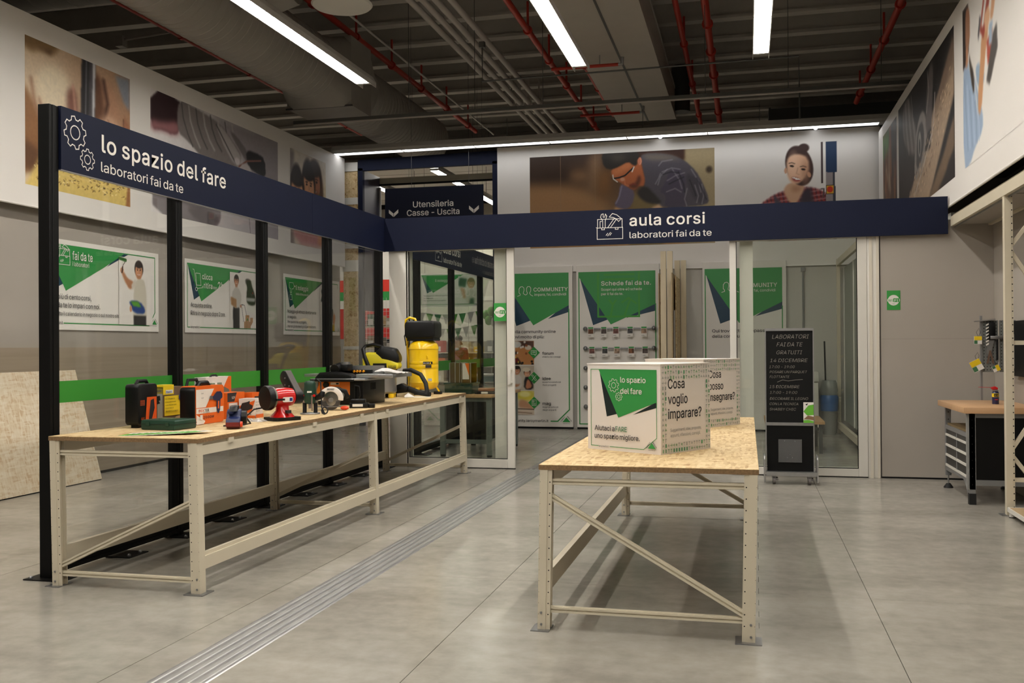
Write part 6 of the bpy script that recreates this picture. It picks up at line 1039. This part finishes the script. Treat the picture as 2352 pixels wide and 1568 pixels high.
MB().box(-.02, .02, -.105, -.075, .06, .085).build('switch', DK, o); MB().box(-.115, -.04, -.11, -.085, .165, .18).build('tool_rest', PLAST, o)
S = Sheet(o, -.081); S.poly(rrect(-.045, .05, .15, .19, .012), PAPER, 'printed_label'); S.rect(.018, .045, .157, .183, mat('blue_ink', (.14,.22,.48), .5), 'printed_label')
o = thing('power_plug', 'black power plug with cable on a plastic bag', 'plug', (-3.93, 7.05, TZ)); MB().tube([(.10,.08,.10),(.05,.04,.09),(.02,.0,.05),(.0,-.02,.03)], .006, 8).build('cable', RUBBER, o); MB().box(-.02, .02, -.04, -.01, .008, .05).build('plug_body', PLAST, o, bevel=.006)
for x in (-.01, .01): MB().cyl((x-.012,-.03,.028), (x-.04,-.04,.03), .0025, 6).build('pin', STEEL, o)
o = thing('plastic_bag', 'crumpled clear plastic bag beside the red grinder', 'bag', (-3.86, 7.0, TZ)); rb = random.Random(3); n = 9; V = [(i/(n-1)*.24-.12, j/(n-1)*.14-.07, max(0, .02*math.sin(i*1.3)*math.cos(j*1.7)+rb.random()*.015) if 0 < i < n-1 and 0 < j < n-1 else .001) for j in range(n) for i in range(n)]; MB().add(V, [(j*n+i, j*n+i+1, (j+1)*n+i+1, (j+1)*n+i) for j in range(n-1) for i in range(n-1)]).build('film', mat('milky_film', (.85,.84,.82), .25, alpha=.5), o, True)
# router
o = thing('plunge_router', 'dark green plunge router on chrome columns', 'router', (-3.755, 7.86, TZ), 10)
MB().lathe([(.085,0),(.088,.006),(.085,.012)], 28).build('base_plate', STEEL, o, True)
for x in (-.05, .05): MB().cyl((x,0,.012), (x,0,.14), .011, 12).build('column', CHROME, o, True); MB().cyl((x*.98,.0,.012), (x*.98,.0,.10), .018, 12).build('bellows', RUBBER, o, True)
MB().lathe([(.03,.09),(.05,.10),(.056,.13),(.056,.20),(.05,.25),(.052,.27),(.04,.29),(.01,.295)], 24).build('motor_body', DGREEN, o, True); MB().cyl((0,0,.05), (0,0,.10), .015, 12).build('collet', STEEL, o, True)
for s in (-1, 1): MB().tube([(s*.045,0,.14),(s*.085,-.015,.15),(s*.115,-.03,.17),(s*.125,-.03,.20)], [.022,.026,.03,.018], 12).build('handle', DGREEN if s < 0 else PLAST, o, True); MB().cyl((s*.05,-.045,.165), (s*.05,-.052,.165), .012, 10).build('red_knob', RED, o)
MB().cyl((.03,-.05,.03), (.03,-.05,.17), .007, 10).build('depth_rod', CHROME, o, True); MB().tube([(.02,.02,.285),(.05,.02,.31),(.09,.02,.28),(.10,.0,.18),(.12,-.06,.06),(.15,-.08,.012)], .006, 8).build('cable', RUBBER, o, True); MB().box(-.01, .03, -.06, -.054, .19, .205).build('label_plate', PAPER, o)
m = MB()
for k in range(4): m.tube([(.15+.028*math.cos(t/8*2*math.pi+k*.3), -.08+.012*math.sin(t*.8)+.006*k, .035+.03*math.sin(t/8*2*math.pi+k*.3)) for t in range(9)], .005, 6)
m.build('cable_coil', RUBBER, o, True)
# circular saw
o = thing('circular_saw', 'circular saw with white half round guard and steel blade', 'saw', (-3.79, 8.38, TZ), 18); RXs = Matrix.Rotation(math.pi/2, 4, 'X')
MB().box(-.13, .13, -.05, .06, .03, .036).build('shoe', STEEL, o); MB().lathe([(.078,-.002),(.08,0),(.078,.002)], 40, M=Matrix.Translation((0,-.012,.095)) @ RXs).build('blade', CHROME, o, True)
MB().prism(circ(0, .105, .115, 20, -8, 188)+circ(0, .105, .070, 20, 188, -8), -.045, .005, 'y').build('upper_guard', CARDW, o, bevel=.004); MB().prism(circ(0, .09, .088, 16, 185, 355)+circ(0, .09, .05, 16, 355, 185), -.03, -.002, 'y').build('lower_guard', mat('smoky_guard', (.32,.31,.30), .3, .4), o); MB().cyl((0,.0,.105), (0,.12,.105), .055, 20).build('motor', PLAST, o, True); MB().prism([(-.02,.16),(.05,.21),(.14,.19),(.17,.12),(.14,.10),(.11,.16),(.04,.175),(.0,.14)], .03, .07, 'y').build('handle', PLAST, o, bevel=.008)
MB().cyl((0,-.03,.095), (0,-.014,.095), .022, 16).build('hub', STEEL, o, True); MB().ball((.13,-.05,.022), .04, .04, .02).build('orange_knob', mat('orange_knob', (.85,.25,.08), .4), o, True); S = Sheet(o, -.045); S.poly(rrect(-.035, .035, .188, .205, .006), mat('label_grey', (.7,.7,.7), .5), 'printed_label'); S.txt('Dexter', -.026, .192, .014, INK, w=.05)
o = thing('battery_charger', 'black battery charger with white label before the table saw', 'charger', (-3.66, 8.72, TZ), 15); MB().box(-.08, .10, -.05, .06, 0, .05).build('housing', PLAST, o, bevel=.006); MB().box(-.07, .07, -.04, .05, .05, .085).build('battery', PLAST, o, bevel=.006); Sheet(o, -.05).rect(-.05, .05, .015, .04, PAPER, 'printed_label'); MB().box(.10, .16, -.03, .03, 0, .04).build('plug_block', PLAST, o, bevel=.004)
# table saw
o = thing('table_saw', 'orange and black table saw with aluminium fence and extensions', 'table saw', (-4.285, 9.15, TZ))
MB().box(0, .50, .0, .60, 0, .245).build('base_cabinet', PLAST, o, bevel=.006); MB().box(.01, .36, -.006, .0, .10, .235).build('orange_panel', mat('saw_orange', (.83,.43,.08), .45), o); MB().box(.36, .50, -.012, .0, .015, .235).build('black_panel', BLACK, o)
MB().prism(circ(.22, .10, .085, 20, 0, 180), -.010, -.005, 'y').build('blade_window', BLACK, o); MB().lathe([(.075,-.002),(.078,0),(.075,.002)], 36, M=Matrix.Translation((.22,-.012,.105)) @ RXs).build('blade', STEEL, o, True); MB().cyl((.22,-.02,.105), (.22,-.012,.105), .025, 18).build('hub', BLACK, o, True); MB().prism([(-.01,.13),(.03,.235),(.10,.235),(.06,.16),(.02,.10)], -.02, -.006, 'y').build('protractor', MATS['saw_orange'], o)
MB().lathe([(.01,0),(.03,.0),(.03,.02),(.01,.02)], 16, M=Matrix.Translation((.10,-.01,.205)) @ RXs).build('lock_knob', PLAST, o, True); MB().tube([(.42,-.03,.20),(.47,-.03,.19),(.48,-.03,.10),(.45,-.03,.03),(.42,-.03,.04),(.42,-.03,.20)], .008, 8).build('side_handle', PLAST, o, True)
S = Sheet(o, -.006); S.rect(.145, .24, .205, .228, PAPER, 'printed_label'); S.txt('Orange', .15, .211, .014, MATS['saw_orange'], w=.05, bold=.02); S.rect(.205, .235, .208, .225, INK, 'printed_label'); MB().box(-.06, .54, -.05, .66, .248, .268).build('saw_table', ALU, o, bevel=.003); MB().box(-.045, .42, -.09, -.05, .242, .262).build('front_rail', PLAST, o)
MB().box(-.32, -.07, .35, .62, .275, .305).build('extension_table', ALU, o, bevel=.003); MB().box(.40, .80, .05, .62, .275, .312).build('extension_table', ALU, o, bevel=.003)
MB().box(.0, .60, .30, .335, .285, .395).box(.0, .60, .295, .30, .30, .31).box(.0,.60,.295,.30,.35,.36).build('fence', ALU, o); MB().box(.06, .48, .25, .30, .30, .35).build('fence_bracket', PLAST, o)
for x in (.09, .30, .335, .365, .405): MB().lathe([(.012,0),(.014,.01),(.010,.022)], 10, M=Matrix.Translation((x,.25,.335)) @ RXs).build('yellow_knob', mat('amber_knob', (.92,.60,.08), .4), o, True)
MB().prism([(-.04,.27),(.02,.33),(.18,.34),(.33,.315),(.38,.29),(.36,.27),(.2,.262),(.0,.262)], .0, .16, 'y').build('blade_guard', PLAST, o, bevel=.008); MB().cyl((.16,.06,.36), (.16,.20,.38), .05, 20).build('dust_port', PLAST, o, True); MB().box(.16, .28, .12, .26, .34, .41).build('dust_box', PLAST, o, bevel=.01); MB().cyl((.22,.2,.41), (.22,.2,.435), .05, 18).build('dust_collar', STEEL, o, True)
for k in range(5): MB().box(.5, .503, .2+.03*k, .212+.03*k, .15, .22).build('vent_slot', BLACK, o)
o = thing('plastic_bag', 'white plastic film draped over the saw extension', 'bag', (-3.62, 9.42, TZ+.314)); n = 8; V = [(i/(n-1)*.30-.10, j/(n-1)*.28-.14, max(.004, .05*math.exp(-((i-2)**2+(j-3)**2)/8)+rb.random()*.012)-.0*i) for j in range(n) for i in range(n)]; MB().add(V+[(p[0], p[1], p[2]-.004) for p in V], [(j*n+i, j*n+i+1, (j+1)*n+i+1, (j+1)*n+i) for j in range(n-1) for i in range(n-1)]+[(n*n+(j+1)*n+i, n*n+(j+1)*n+i+1, n*n+j*n+i+1, n*n+j*n+i) for j in range(n-1) for i in range(n-1)]).build('film', mat('white_film', (.88,.86,.84), .35), o, True)
# wet vacuum
o = thing('vacuum_cleaner', 'yellow and black tub vacuum with arched handle', 'vacuum cleaner', (-4.13, 10.55, TZ), 12); VY = mat('vacuum_yellow', (.90,.84,.18), .35)
MB().lathe([(.15,.05),(.17,.07),(.165,.25),(.16,.32)], 28).build('tub', STEEL, o, True); MB().lathe([(.175,.315),(.18,.33),(.178,.40)], 28).build('latch_ring', PLAST, o, True)
MB().prism([(-.20,.33),(.21,.33),(.215,.40),(.10,.47),(-.02,.52),(-.17,.53),(-.205,.45)], -.16, .16, 'y').build('head', VY, o, bevel=.03, seg=3); MB().prism([(-.06,.52),(.02,.44),(.215,.40),(.225,.47),(.17,.57),(.02,.60)], -.165, .13, 'y').build('top_cover', PLAST, o, bevel=.03, seg=3); MB().tube([(-.12,-.155,.34),(-.17,-.155,.47),(-.20,-.12,.56),(-.19,0,.60),(-.10,0,.615),(.02,0,.585)], [.026,.024,.022,.02,.02,.018], 10).build('handle', PLAST, o, True)
MB().lathe([(.025,0),(.032,.006),(.028,.014)], 16, M=Matrix.Translation((.165,-.108,.515)) @ RXs).build('dial', YEL, o, True); MB().ball((.06,-.11,.53), .03, .02, .025).build('switch', PLAST, o, True); S = Sheet(o, -.162); S.txt('KARCHER', .10, .355, .03, INK, w=.09, bold=.02); S.rect(.10, .19, .34, .35, INK, 'printed_label')
for x, y in ((-.12,-.10), (.12,-.10), (-.12,.10), (.12,.10)): MB().lathe([(.03,0),(.035,.02),(.03,.05)], 12, (x,y,0)).build('caster', YEL, o, True)
o = thing('vacuum_hose', 'black vacuum hose and floor nozzle lying on the bench end', 'hose', (-3.80, 10.80, TZ), 0)
MB().tube([(-.20,.12,.30),(-.10,.10,.31),(.05,.02,.26),(.14,-.06,.16),(.17,-.10,.06),(.16,-.11,.03)], .026, 12).build('hose', RUBBER, o, True); MB().tube([(.20,-.08,.03),(.05,-.05,.05),(-.10,0,.09),(-.20,.02,.12)], [.028,.032,.036,.03], 12).build('wand', RUBBER, o, True); MB().prism([(-.30,.03),(-.10,.05),(-.08,.12),(-.16,.16),(-.28,.12)], -.06, .03, 'y').build('nozzle', PLAST, o, bevel=.015); MB().cyl((-.33,-.14,.022), (-.20,-.12,.022), .022, 12).build('tube_end', PLAST, o, True)
MB().tube([(-.30,0,.30),(-.26,-.02,.22),(-.24,-.05,.17)], .006, 6).build('cable', RUBBER, o)
o = thing('paper_sheet', 'white folded papers under the vacuum nozzle', 'papers', (-3.72, 10.66, TZ), 12); MB().box(-.16, .14, -.06, .06, 0, .006).build('sheet', PAPER, o); MB().add([(-.16,-.06,.006),(-.06,-.06,.008),(-.06,.05,.008),(-.13,.05,.05),(-.16,-.05,.02)], [(0,1,2,3,4)]).build('folded_flap', PAPER, o)
# compressor
o = thing('air_compressor', 'tall yellow upright air compressor with black motor cover', 'compressor', (-3.885, 11.33, TZ))
MB().lathe([(.05,.055),(.12,.065),(.165,.09),(.183,.13),(.186,.15),(.180,.158),(.180,.555),(.186,.56),(.183,.58),(.17,.62),(.13,.655),(.06,.675)], 36).build('tank', YEL, o, True); MB().prism(rrect(-.20, .19, .685, .905, .05), -.15, .15, 'y').build('motor_cover', PLAST, o, bevel=.025, seg=3)
MB().box(-.17, .17, -.13, .13, .66, .69).build('mount_plate', PLAST, o); MB().tube([(-.19,.0,.10),(-.20,.0,.40),(-.215,.0,.65),(-.235,0,.85),(-.23,0,.92),(-.18,0,.95),(-.11,0,.93),(-.09,.0,.88)], .016, 12).build('handle_tube', YEL, o, True)
for a in (20, 140, 260): MB().bar((.13*math.cos(math.radians(a)), .13*math.sin(math.radians(a)), .13), (.19*math.cos(math.radians(a)), .19*math.sin(math.radians(a)), .03), .05, .02).build('leg', YEL, o); MB().box(.15*math.cos(math.radians(a))-.03, .19*math.cos(math.radians(a))+.03, .19*math.sin(math.radians(a))-.03, .19*math.sin(math.radians(a))+.03, 0, .035).build('rubber_foot', RUBBER, o, bevel=.006)
for z, h in ((.37,.035), (.315,.045)): MB().lathe([(.1805,0),(.1815,.002),(.1815,h),(.1805,h+.002)], 36, (0,0,z)).build('trim_ring', YEL, o, True)
lb = thing('label_print', None, None, (.10, -.152, 0), 34); lb.parent = o; T = Sheet(lb, -.01); T.rect(-.06, .06, .375, .405, INK, 'printed_label'); T.txt('MAJ AIR', -.055, .382, .018, WHITE, w=.07, bold=.02); T.poly([(.02,.378),(.032,.402),(.044,.378)], MATS['yellow_card'], 'printed_icon'); T.rect(-.03, .045, .33, .365, DK, 'printed_label'); T.rect(-.0,.05,.17,.20,mat('label_grey', (.7,.7,.7), .5),'printed_label')
MB().tube([(-.19,-.05,.80),(-.23,-.06,.72),(-.21,-.06,.60),(-.17,-.06,.66),(-.18,-.05,.58)], .007, 8).build('cable', RUBBER, o, True); MB().box(-.215, -.17, -.08, .02, .74, .83).build('switch_box', PLAST, o, bevel=.006); MB().lathe([(.02,0),(.024,.006),(.02,.012)], 14, M=Matrix.Translation((.10,-.155,.46)) @ Matrix.Rotation(math.radians(-34), 4, 'Z') @ RXs).build('tank_plug', YEL, o, True)
# fan of leaflets
for k in range(12):
    o = thing('leaflet', f"green and white leaflet in the fan on the bench corner, {('first','second','third','fourth','fifth','sixth','seventh','eighth','ninth','tenth','eleventh','last')[k]} from the bench end", 'leaflet', (-4.09+.036*k, 5.80+.012*k, TZ+.0012*k), 8-3.5*k+((k*5) % 3)*3, group='leaflets fanned on the bench corner')
    MB().box(-.05, .05, -.105, .105, 0, .0012).build('page', PAPER, o); MB().box(-.049, .049, -.10, .03, .0012, .0016).build('green_print', LGREEN if k % 3 == 0 else mat('leaflet_green', (.30,.60,.18), .45), o); MB().box(-.03, .03, .045, .09, .0012, .0016).build('photo_print', mat('leaflet_grey', (.55,.52,.48), .5), o)
